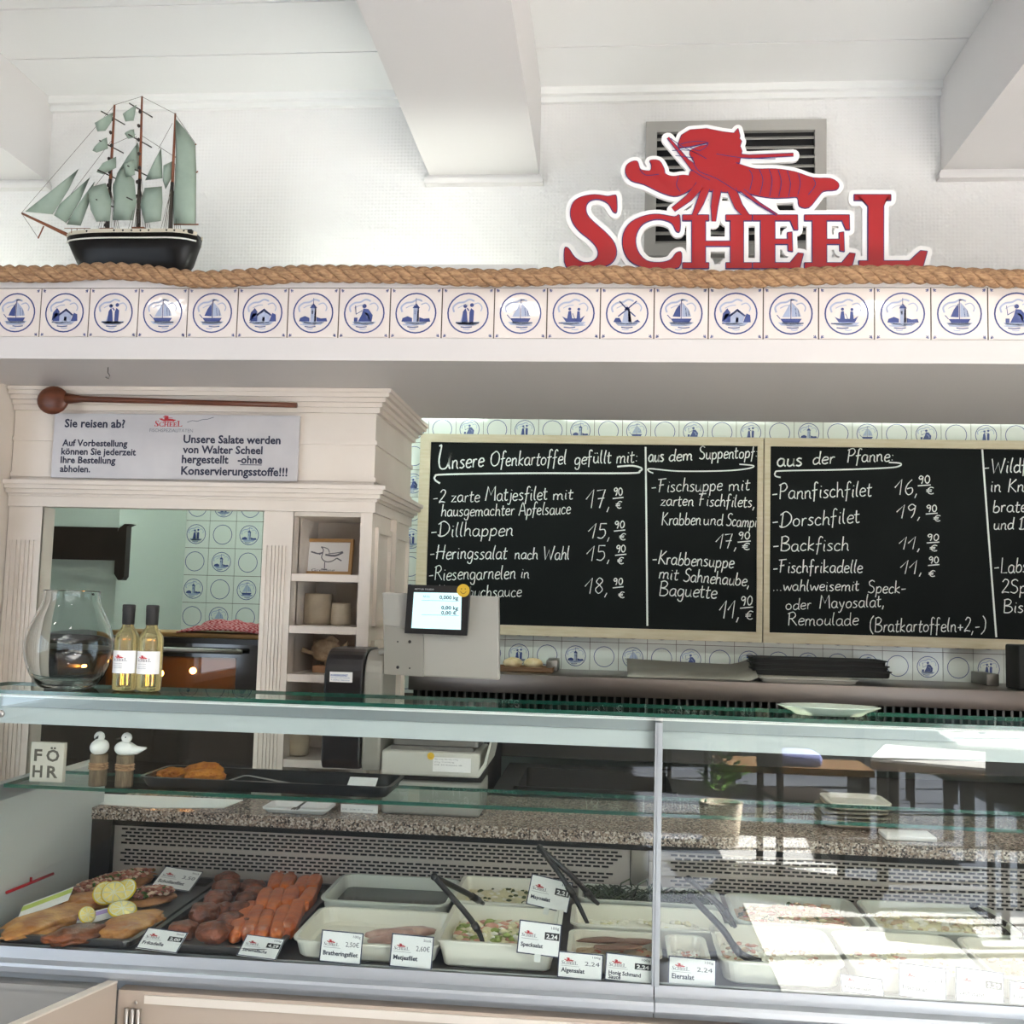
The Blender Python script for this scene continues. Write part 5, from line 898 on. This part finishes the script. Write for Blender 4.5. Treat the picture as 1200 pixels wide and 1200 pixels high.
CR = mat('shrimp_crumbs', 'c07a62', .55, var='8e4a3a', scale=60); HERB = mat('green_herb', '4d6a2a', .7); CRL = mat('pale_crumb', 'd8b49a', .6)
for i, (a, b, lb) in enumerate(((c2(250, 205), c2(545, 118), 'fish fillet topped with shrimps and herbs at the back of the left tray'), (c2(430, 222), c2(612, 190), 'fish fillet topped with shrimps, right of the lemon slices in the left tray'))):
    t = thing('topped_fillet', lb, 'fish fillet', (a+b)/2); d = b-a; T = Matrix.Rotation(math.atan2(d.y, d.x), 3, 'Z'); c = (a+b)/2
    q = MB(); q.blob((c.x, c.y, DZ+.014), (d.length/2, .055, .013), 11+i, .2, T=T, sub=3); q.build('fillet', TOPF, t)
    q = MB()
    for k in range(260):
        u, v = rnd.uniform(-.9, .9), rnd.uniform(-.8, .8)
        if u*u+v*v > .85: continue
        o = T @ Vector((u*d.length/2, v*.05, 0)); r = rnd.uniform(.003, .0062); q.blob((c.x+o.x, c.y+o.y, DZ+.026+.008*(1-u*u-v*v)), (r*1.3, r, r*.8), k, .3, mi=(0 if rnd.random() < .62 else 2 if rnd.random() < .6 else 1), sub=1)
    tag(q.build('shrimp_topping', [CR, HERB, CRL], t), kind='stuff')
LEM = mat('lemon_rind', 'eccb1c', .45); LEMF = mat('lemon_flesh', 'f5df86', .35, coat=.3); LEMP = mat('lemon_pith', 'f2ecc8', .5)
def lemon(c, r, tilt, lb):
    t = thing('lemon_slice', lb, 'lemon slice', c, 'lemon slices'); T = Matrix.Translation(c) @ Matrix.Rotation(tilt[1], 4, 'Z') @ Matrix.Rotation(tilt[0], 4, 'X')
    q = MB(); q.lathe([(0, -.002), (r, -.002), (r*1.02, 0), (r, .002), (0, .002)], (0, 0, 0), 24, T=T); q.build('rind', LEM, t)
    q = MB(); q.lathe([(0, .0023), (r*.93, .0023), (r*.93, .0019)], (0, 0, 0), 24, T=T); pt = q.build('pith', LEMP, t)
    q = MB()
    for k in range(8):
        a0 = 2*math.pi*k/8+.07; a1 = 2*math.pi*(k+1)/8-.07; q.face([T @ Vector(p) for p in [(r*.12*math.cos((a0+a1)/2), r*.12*math.sin((a0+a1)/2), .0027)]+[(r*.82*math.cos(a0+(a1-a0)*j/4), r*.82*math.sin(a0+(a1-a0)*j/4), .0027) for j in range(5)]])
    q.build('segment_flesh', LEMF, t)
for (x, y, z, r, tl, rz, lb) in ((370, 200, .915, .027, .9, .4, 'left lemon slice of the three standing on the shrimp fillet'), (400, 198, .917, .027, .9, .3, 'middle lemon slice of the three standing on the shrimp fillet'), (437, 190, .92, .028, .8, -.2, 'right lemon slice of the three, showing its full face'), (430, 256, .908, .030, .35, .6, 'lemon slice lying on the right golden fillet'), (306, 276, .912, .018, 1.0, .9, 'small lemon slice on the longest golden fillet')):
    lemon(c2(x, y, z), r, (tl, rz), lb)
PAT = mat('browned_patty', '8e4828', .45, var='5c2c16', scale=40, bump=.9, bscale=110, coat=.25)
ROWS = [(800, 150, 42, .014), (885, 176, 48, .012), (795, 186, 48, .014), (895, 196, 38, .012), (765, 226, 46, .016), (868, 222, 36, .013), (720, 270, 52, .016), (790, 254, 36, .012), (842, 262, 36, .014), (815, 296, 50, .014), (645, 330, 52, .014), (752, 346, 60, .016), (862, 308, 34, .012)]
PL = ['at the back left of the heap', 'at the back beside the salmon', 'second from the back on the left', 'behind the small patty beside the salmon', 'with a ringed top, left of the middle', 'small, in the middle beside the salmon', 'at the left edge of the heap', 'small, in the middle of the heap', 'in the middle, right beside the salmon strips', 'wide, behind the frontmost patty', 'at the front left corner', 'largest, at the front edge', 'narrow, leaning on the front salmon strips']
for i, (x, y, r, h) in enumerate(ROWS):
    c = c2(x, y, .895); f_ = r/3/F*c.y; q = MB(); h *= 1.3; q.blob((c.x, c.y, DZ+.006+h+.002*(i % 3)), (f_*1.0, f_*1.0, h), i+20, .16, 2.2, sub=4, sq=.85); tag(q.build('fish_patty', PAT), 'browned fish patty %s in the right steel tray' % PL[i], 'patty', 'fish patties')
SAL = mat('smoked_salmon', 'df7630', .3, var='bb5420', scale=28, bump=.5, bscale=60, coat=.5)
STR = [(958, 196, 985, 124, 'first strip from the left in the back row'), (1000, 194, 1024, 136, 'second strip from the left in the back row'), (1046, 200, 1078, 148, 'third strip from the left in the back row'), (1090, 196, 1118, 140, 'rightmost strip in the back row'), (915, 262, 940, 190, 'first strip from the left in the middle row'), (955, 268, 985, 188, 'second strip from the left in the middle row'), (1000, 255, 1035, 180, 'third strip from the left in the middle row'), (1062, 250, 1100, 190, 'rightmost strip in the middle row'), (820, 358, 884, 238, 'first strip from the left in the front row'), (868, 358, 912, 250, 'second strip from the left in the front row'), (918, 356, 945, 268, 'third strip from the left in the front row'), (968, 356, 1004, 250, 'fourth strip from the left in the front row'), (1008, 345, 1058, 225, 'rightmost strip in the front row')]
for i, (xa, ya, xb, yb, lb) in enumerate(STR):
    elong(c2(xa, ya, .893), c2(xb, yb, .893), .0170, .0155, i+40, SAL, 'salmon_strip', 'orange smoked salmon strip, %s of the tray' % lb, 'salmon', .13, 'salmon strips', 4, .6, DZ+.022)
# ---- containers
CW = mat('cream_melamine', 'ece7d8', .3, coat=.4); CG = mat('grey_white_plastic', 'c9cabf', .4)
def container(x0, x1, y0, y1, h, m_, label, r=.03, taper=.012, z=DZ):
    q = MB(); q.tub(((x0+x1)/2, (y0+y1)/2), x1-x0, y1-y0, z, z+h, taper, r, .003, .006); return tag(q.build('food_container', m_), label, 'container', 'food containers in the case')
def salad(x0, x1, y0, y1, z, hump, base, bits, n, name, label, cat, bs=(.004, .008), seed=0, back=.0):
    """heap of salad: a bumpy bed with cut pieces mixed in"""
    q = MB(); nx, ny = 26, 20; vs = []
    for j in range(ny+1):
        for i in range(nx+1):
            u, v = i/nx, j/ny; e = min(1, min(u, 1-u, v, 1-v)*5)
            vs.append((x0+(x1-x0)*u, y0+(y1-y0)*v, z+hump*e*(.5+.6*noise.noise(Vector((u*3+seed, v*3, seed))))+back*v+.006*e*noise.noise(Vector((u*14, v*14, seed)))))
    q.add(vs, [(j*(nx+1)+i, j*(nx+1)+i+1, (j+1)*(nx+1)+i+1, (j+1)*(nx+1)+i) for j in range(ny) for i in range(nx)], 0, True)
    rr = random.Random(seed)
    for k in range(n):
        u, v = rr.uniform(.05, .95), rr.uniform(.05, .95); p = vs[int(v*ny)*(nx+1)+int(u*nx)]; r = rr.uniform(*bs)
        q.blob((p[0]+rr.uniform(-.004, .004), p[1]+rr.uniform(-.004, .004), p[2]+r*.3), (r*rr.uniform(.8, 1.6), r*rr.uniform(.6, 1.1), r*.6), k, .3, mi=1+rr.randrange(len(bits)), sub=1)
    return tag(q.build(name, [base]+bits), label, cat, kind='stuff')
container(-.632, -.327, 2.152, 2.398, .038, CW, 'wide cream container with herring fillets at the front, beside the salmon tray')
container(-.645, -.348, 2.405, 2.645, .048, CG, 'wide greyish container with dark marinade behind the herring container')
container(-.334, -.088, 2.15, 2.415, .054, CW, 'deep square cream container with the bacon salad at the front', .012, .016)
container(-.345, -.088, 2.425, 2.652, .056, CW, 'deep square cream container behind the bacon salad one', .012, .016)
container(-.072, .118, 2.16, 2.325, .040, CW, 'small cream container with brown slices left of the aluminium post', .02)
container(-.072, .262, 2.335, 2.500, .046, CW, 'wide cream container with white creamy salad in the middle row', .02)
container(-.06, .272, 2.508, 2.650, .052, CG, 'greyish container with green seaweed at the back', .02)
container(.128, .212, 2.16, 2.325, .040, CW, 'narrow cream container right of the aluminium post', .02)
container(.226, .47, 2.15, 2.40, .046, CW, 'rounded cream container with pink crab salad right of the post', .03)
container(.285, .58, 2.41, 2.650, .048, CG, 'wide container with beige and pink fish salad at the back right', .03)
container(.482, .73, 2.15, 2.40, .046, CW, 'cream container in the front row near the right end of the photo', .03)
container(.592, .90, 2.41, 2.650, .048, CG, 'greyish container in the back row near the right end of the photo', .03)
container(.742, .99, 2.15, 2.40, .046, CW, 'cream container cut off by the right photo edge', .03)
YEL = mat('mayonnaise', 'e3d9b0', .4, coat=.2); GRN = mat('cut_cucumber', '9aa85a', .5); PNK = mat('pink_ham', 'd39a86', .5); WHT = mat('white_cream', 'efe9da', .35); BGE = mat('beige_salad', 'c4a888', .5); RDD = mat('reddish_bits', 'b2604a', .5); GRH = mat('dark_herb', '4f5a33', .6)
salad(-.318, -.104, 2.168, 2.40, .880, .026, YEL, [GRN, PNK, YEL, WHT], 200, 'bacon_salad', 'yellow bacon salad with cucumber in the deep front container', 'salad', (.006, .012), 1, .012)
salad(-.328, -.104, 2.442, 2.635, .882, .022, YEL, [YEL, GRH, WHT], 160, 'mayonnaise_salad', 'pale yellow mayonnaise salad in the deep back container', 'salad', (.004, .007), 2, .014)
salad(-.058, .105, 2.175, 2.31, .876, .016, BGE, [BGE, RDD], 40, 'sauce_bed', 'beige sauce in the small container left of the post', 'sauce', (.004, .007), 3)
salad(-.056, .245, 2.35, 2.485, .876, .03, WHT, [WHT, YEL], 120, 'cream_salad', 'white creamy salad in the wide middle container', 'salad', (.004, .009), 4)
salad(.14, .2, 2.175, 2.31, .876, .022, WHT, [WHT, PNK], 40, 'pale_salad', 'pale salad in the narrow container right of the post', 'salad', (.004, .007), 12)
salad(.244, .452, 2.168, 2.382, .876, .024, WHT, [WHT, PNK, WHT, BGE], 160, 'crab_salad', 'whitish crab salad in the rounded front container', 'salad', (.004, .008), 5)
salad(.30, .565, 2.425, 2.635, .882, .034, BGE, [BGE, PNK, BGE, RDD, GRH, YEL, BGE], 320, 'fish_salad', 'beige and pink mixed fish salad in the back container', 'salad', (.004, .009), 6)
salad(.498, .714, 2.168, 2.382, .876, .026, WHT, [WHT, YEL, PNK], 140, 'egg_salad', 'white and yellow salad in the front row right of the crab salad', 'salad', (.004, .008), 7)
salad(.608, .884, 2.425, 2.635, .882, .03, YEL, [YEL, BGE, WHT], 160, 'potato_salad', 'pale yellow salad in the rear container near the right edge', 'salad', (.005, .01), 8)
salad(.758, .974, 2.168, 2.382, .876, .026, BGE, [BGE, YEL], 100, 'herring_salad', 'beige salad in the front container cut off at right', 'salad', (.004, .008), 9)
q = MB(); q.box((-.627, 2.42, .885), (-.366, 2.63, .889)); tag(q.build('dark_marinade', mat('dark_marinade', '3c3a34', .15)), 'dark marinade filling the greyish back container', 'marinade', kind='stuff')
HER = mat('herring_flesh', 'd3b0a2', .35, var='b48a7e', scale=30, coat=.3)
for i, (a, b, w) in enumerate((((-.50, 2.26), (-.40, 2.30), .022), ((-.49, 2.22), (-.38, 2.25), .024), ((-.52, 2.19), (-.41, 2.19), .022), ((-.47, 2.30), (-.36, 2.34), .02))):
    elong(Vector((*a, 0)), Vector((*b, 0)), w, .010, i+70, HER, 'herring_fillet', 'pink herring fillet, %s in the wide front container' % ('second from the back', 'second from the front', 'frontmost', 'rearmost')[i], 'herring', .2, 'herring fillets', 3, 1, .884+.007*(i in (0, 1)))
for i, (x, y) in enumerate(((.03, 2.24), (.06, 2.27), (.0, 2.26))):
    elong(Vector((x-.05, y, 0)), Vector((x+.05, y+.02, 0)), .012, .006, 80+i, mat('brown_slice', '7c5a48', .4), 'herring_strip', 'brown fish strip, %s on the sauce left of the post' % ('front', 'rear', 'left')[i], 'fish strip', .2, 'brown fish strips', 3, 1, .899+.003*i)
SEA = mat('seaweed_green', '2f4320', .35, var='1d2c14', scale=40, coat=.4)
q = MB(); rr = random.Random(5)
for k in range(420):
    x, y = rr.uniform(-.035, .245), rr.uniform(2.53, 2.63); z = .895+.026*rr.random(); a = rr.uniform(0, 6.28); pts = []
    for j in range(5): pts.append((min(.25, max(-.045, x+.012*j*math.cos(a)-.024*math.cos(a))), min(2.635, max(2.522, y+.012*j*math.sin(a)-.024*math.sin(a))), z+.010*math.sin(j*1.1+k))); a += rr.uniform(-.7, .7)
    q.tube(pts, .0016, 4, sm=False)
for x in (.07, .10, .03): q.tube([(x, 2.56, .915), (x+.01, 2.57, .945), (x+.03, 2.575, .955), (x+.035, 2.58, .935)], .0022, 5)
tag(q.build('seaweed_salad', SEA), 'dark green shredded seaweed salad in the back container', 'salad', kind='stuff')
# ---- tongs
TNG = mat('tongs_black', '1a1715', .3)
def tongs(label, arms, org, sc, bulb=True):
    P0 = PY(org[0]+arms[0][0][0]/sc, org[1]+arms[0][0][1]/sc, arms[0][0][2]); t = thing('serving_tongs', label, 'tongs', P0, 'black serving tongs')
    for A in arms:
        pts = catmull([tuple(PY(org[0]+x/sc, org[1]+y/sc, Y)) for x, y, Y in A], 5); n = len(pts)
        q = MB(); q.tube(pts, [.0062 if i < n*.55 else .0062-.0022*(i-n*.55)/(n*.45) for i in range(n)], 8); m_ = int(n*.55); q.tube([pts[m_], pts[min(n-1, m_+2)]], .0078, 8); q.build('arm', TNG, t)
    q = MB(); q.blob(tuple(P0), (.008, .008, .008), 0, 0, sub=2); q.build('hinge', TNG, t)
tongs('black tongs spread between the bacon salad and the container behind it', [[(115, 190, 2.2), (255, 350, 2.19), (320, 440, 2.18), (345, 505, 2.175)], [(118, 192, 2.205), (270, 268, 2.31), (345, 315, 2.37)]], (480, 980), 4)
tongs('black tongs between the seaweed and the white creamy salad', [[(610, 55, 2.40), (770, 195, 2.42), (850, 285, 2.44), (885, 318, 2.45)], [(612, 57, 2.395), (695, 165, 2.38), (770, 280, 2.36), (835, 410, 2.36)]], (480, 980), 4)
tongs('black tongs in the beige and pink fish salad', [[(715, 215, 2.30), (870, 345, 2.31), (950, 455, 2.32)], [(716, 213, 2.305), (860, 342, 2.33), (935, 448, 2.35)]], (640, 980), 4.286)
tongs('black tongs bent into the crab salad in front', [[(725, 300, 2.18), (890, 470, 2.18), (975, 595, 2.175), (1090, 640, 2.17)], [(726, 302, 2.185), (880, 462, 2.21), (968, 580, 2.20), (1080, 625, 2.20)]], (640, 980), 4.286)
tongs('dark tongs at the right photo edge in the rear container', [[(1030, 235, 2.44), (1110, 300, 2.47), (1215, 395, 2.50)], [(1032, 237, 2.445), (1130, 290, 2.51), (1200, 330, 2.55)]], (780, 980), 2.857)
# ---- price cards
EDGE = mat('card_navy_edge', '2a2f4a', .5); PBOX = mat('price_black', '1d1d1f', .5)
def card(px, py, Y, w, h, lean, roll, yaw, rows, price_, unit, boxed, label, clip=False, plain=False, thin=False):
    p = PY(px, py, Y); t = thing('price_card', label, 'price card', p, 'price cards')
    T = Matrix.Translation(p) @ Matrix.Rotation(math.radians(yaw), 4, 'Z') @ Matrix.Rotation(math.radians(roll), 4, 'Y') @ Matrix.Rotation(math.radians(-lean), 4, 'X')
    U = lambda d: (lambda a, b: T @ Vector((a, -d, b)))
    q = MB(); q.box((-w/2, -.0006, -h/2), (w/2, .0006, h/2), 0, T); e = .0022
    for a, b in (((-w/2, -h/2), (w/2, -h/2+e)), ((-w/2, h/2-e), (w/2, h/2)), ((-w/2, -h/2), (-w/2+e, h/2)), ((w/2-e, -h/2), (w/2, h/2))): q.poly([(a[0], a[1]), (b[0], a[1]), (b[0], b[1]), (a[0], b[1])], U(.0008), 1)
    q.build('card', [PAPER, EDGE], t)
    q = MB(); small_logo(q, -w*.42, h*.02, w*.36, U(.0009), 0, 1)
    q.box((-w*.42, -.0009, -h*.04), (-w*.02, -.0007, -h*.03), 1, T); q.build('emblem', [REDINK, GREYINK], t)
    q = MB()
    for i, s in enumerate(rows): 
        lw = min(w*.84, len(s)*w*.052); q.text(s, -w*.42, -h*.27-h*.15*i, lw, U(.0009), 0, None, True)
    q.text(unit, w*.26, h*.32, w*.18, U(.0009), 0, h*.08)
    if boxed: q.poly([(w*.12, h*.0), (w*.46, h*.0), (w*.46, h*.22), (w*.12, h*.22)], U(.0009), 2); q.text(price_, w*.16, h*.04, w*.26, U(.0011), 1, h*.13, True)
    else: q.text(price_, w*.10, h*.03, w*.32, U(.0009), 0, h*.15)
    q.build('lettering', [INK, PAPER, PBOX], t)
    if clip: q = MB(); q.box((-.006, -.002, -h/2-.012), (.006, .004, -h/2+.003), 0, T); q.build('clip', mat('clear_clip', 'dcdcd6', .3), t)
CARDS = [(400, 1110, 2.134, .0850, .0600, 8, 2, 0, ['Bratheringsfilet'], '2,50€', '100g', False, 'white price card standing left in front of the herring container'), (482.5, 1115, 2.134, .085, .062, 8, 2, 0, ['Matjesfilet'], '2,60€', 'Stück', False, 'white price card standing right in front of the herring container'),
 (632, 1100, 2.138, .084, .062, 8, 4, 0, ['Specksalat'], '2,24', '100g', True, 'price card clipped on the front of the bacon salad container'), (644, 1047, 2.41, .094, .066, 8, 10, 0, ['Mayosalat'], '2,21', '100g', True, 'tilted price card clipped between the two deep containers'),
 (680, 1132, 2.133, .088, .048, 14, 2, 0, ['Algensalat'], '2,24', '100g', False, 'left of the two low price cards beside the aluminium post'), (737, 1135, 2.133, .092, .050, 14, 3, 0, ['Honig Schmand', 'Sauce'], '2,24', '100g', True, 'right of the two low price cards beside the aluminium post'),
 (811, 1139, 2.14, .092, .052, 14, 2, 0, ['Eiersalat'], '2,24', '100g', False, 'price card just right of the aluminium post'), (1010, 1155, 2.14, .08, .036, 45, 4, 0, ['Krabbensalat'], '3,29', '100g', False, 'price card lying low left of the two sharp cards at right'), (1081, 1151, 2.14, .088, .06, 14, 4, 0, ['Fischsalat'], '2,24', '100g', False, 'price card left of the bold priced card at the right'), (1148, 1157, 2.14, .089, .062, 14, 5, 0, ['Lachssalat'], '3,29', '100g', True, 'price card with a boxed price near the right photo edge'), (1212, 1166, 2.14, .09, .04, 14, 4, 0, ['Heringssalat'], '2,24', '100g', False, 'price card cut off by the right photo edge'),
 (208, 1030, 2.60, .105, .07, 62, 3, -8, ['Schollenfilet'], '3,50', 'Stück', False, 'price card lying at the back of the left steel tray'), (190, 1102, 2.147, .088, .054, 60, 3, -3, ['Frikadelle'], '2,00', 'Stück', True, 'price card lying in front of the brown patties'), (306, 1110, 2.147, .082, .054, 60, 3, -3, ['Stremellachs'], '4,29', '100g', True, 'price card lying in front of the salmon strips')]
for i, c_ in enumerate(CARDS): card(*c_, clip=i in (2, 3))
for (a, b, c_, lb) in (((20, 1078), (80, 1055), 'c3d26a', 'long narrow price label with a green stripe stuck in the left tray'), ((88, 1087), (143, 1072), 'b79ad0', 'long narrow price label with a purple stripe stuck in the left tray')):
    A = PY(*a, 2.22 if a[0] < 50 else 2.24); B_ = PY(*b, 2.33 if a[0] < 50 else 2.30); t = thing('price_label', lb, 'price label', A, 'narrow labels in the left tray'); d = (B_-A); nrm = Vector((0, 0, .022)); 
    lean = Vector((-.004, .03, .0)) if a[0] < 50 else Vector((.0, .012, .0))
    q = MB(); P = [A, B_, B_+lean+nrm, A+lean+nrm]; q.face(P); o = q.build('card', PAPER, t); so = o.modifiers.new('t', 'SOLIDIFY'); so.thickness = .001
    q = MB(); off = Vector((0, -.0012, .0003)); q.face([A+(P[3]-A)*.55+off, B_+(P[2]-B_)*.55+off, P[2]+(A-P[3])*.1+off, P[3]+(A-P[3])*.1+off]); q.build('colour_stripe', mat('stripe_'+('green' if a[0] < 50 else 'purple'), c_, .5), t)
# red reflection on the end panel, modelled as a thin coloured rod
q = MB(); a = PY(10, 1045, 2.3); X = -1.297; d0, d1 = ray(8, 1046), ray(62, 1024); P0 = EYE+d0*(X/d0.x); P1 = EYE+d1*(X/d1.x)
q.tube([P0, P1], .0035, 8); pm = (P0+P1)/2; q.tube([pm, pm+Vector((.0, .0, .012))], .003, 6); tag(q.build('red_reflection', mat('reflection_red', 'b5202a', .4)), 'thin red reflection streak modelled on the pale end panel', 'reflection')
# ================================================================== DINING ROOM BEHIND
TT = mat('white_table_top', 'f0ece4', .35); TW = mat('oak_table', '8a6a48', .5)
def table(x, y, rz, label, w=.85, d=.75):
    t = thing('dining_table', label, 'table', (x, y, 0), 'dining tables')
    for nm, a, b, m_ in (('tabletop', (-w/2, -d/2, .735), (w/2, d/2, .75), TT), ('apron', (-w/2, -d/2, .69), (w/2, d/2, .735), TW)):
        q = MB(); q.box(tuple(Vector(a)+t.location), tuple(Vector(b)+t.location)); q.build(nm, m_, t)
    for sx in (-1, 1):
        for sy in (-1, 1): q = MB(); q.box((x+sx*(w/2-.06)-.03, y+sy*(d/2-.06)-.03, 0), (x+sx*(w/2-.06)+.03, y+sy*(d/2-.06)+.03, .69)); q.build('leg', DWOOD, t)
    t.rotation_euler = (0, 0, rz)
table(2.05, -2.35, .35, 'white topped oak dining table in the sun by the window'); table(2.75, -3.3, .1, 'white topped oak dining table farther back by the window')
def chair(x, y, rz, label):
    t = thing('dining_chair', label, 'chair', (x, y, 0), 'dining chairs')
    for nm, a, b in (('seat', (-.21, -.21, .43), (.21, .21, .46)), ('backrest', (-.21, .18, .60), (.21, .21, .88))): q = MB(); q.box(tuple(Vector(a)+t.location), tuple(Vector(b)+t.location), bev=.006); q.build(nm, DWOOD, t)
    for sx in (-1, 1):
        for sy in (-1, 1): q = MB(); q.box((x+sx*.19-.017, y+sy*.19-.017, 0), (x+sx*.19+.017, y+sy*.19+.017, .60 if sy > 0 else .43)); q.build('leg', DWOOD, t)
    t.rotation_euler = (0, 0, rz)
chair(1.2, -2.6, 1.4, 'dark wooden dining chair left of the sunny table'); chair(2.2, -1.5, 3.3, 'dark wooden dining chair in front of the sunny table')
table(1.7, -5.6, .2, 'white topped oak dining table at the far end of the room', 1.2)
chair(.72, -5.4, 1.5, 'dark wooden dining chair left of the far table'); chair(2.72, -5.0, -1.4, 'dark wooden dining chair right of the far table')
t = thing('window_bench', 'dark wooden bench with a striped blue blanket along the rear of the dining room', 'bench', (1.35, -3.85, 0))
q = MB(); q.box((.8, -4.1, .42), (1.9, -3.6, .47)); q.build('seat', TW, t)
for x in (.86, 1.84): q = MB(); q.box((x-.03, -4.08, 0), (x+.03, -3.62, .42)); q.build('leg', DWOOD, t)
q = MB(); q.box((1.2, -4.0, .472), (1.55, -3.65, .56), bev=.03); tag(q.build('blue_blanket', mat('blue_stripe', '8a90c4', .8)), 'folded blue blanket lying on the wooden bench', 'blanket')
t = thing('potted_plant', 'green leafy potted plant standing on the dining room floor', 'plant', (.78, -3.2, 0))
q = MB(); q.lathe([(.0, 0), (.12, 0), (.15, .28), (.13, .28), (.12, .25), (0, .25)], (.78, -3.2, 0), 20); q.build('pot', STONE, t)
q = MB()
for k in range(90):
    a, e, r = rnd.uniform(0, 6.28), rnd.uniform(.2, 1.4), rnd.uniform(.1, .26); c = Vector((.78+r*math.cos(a)*math.cos(e), -3.2+r*math.sin(a)*math.cos(e), .32+r*math.sin(e)*1.5)); d = Vector((math.cos(a), math.sin(a), .4)).normalized(); s = Vector((-math.sin(a), math.cos(a), 0))*.025
    q.face([c-d*.05, c+s, c+d*.05, c-s])
q.build('foliage', mat('leaf_green', '5d8a34', .5), t)
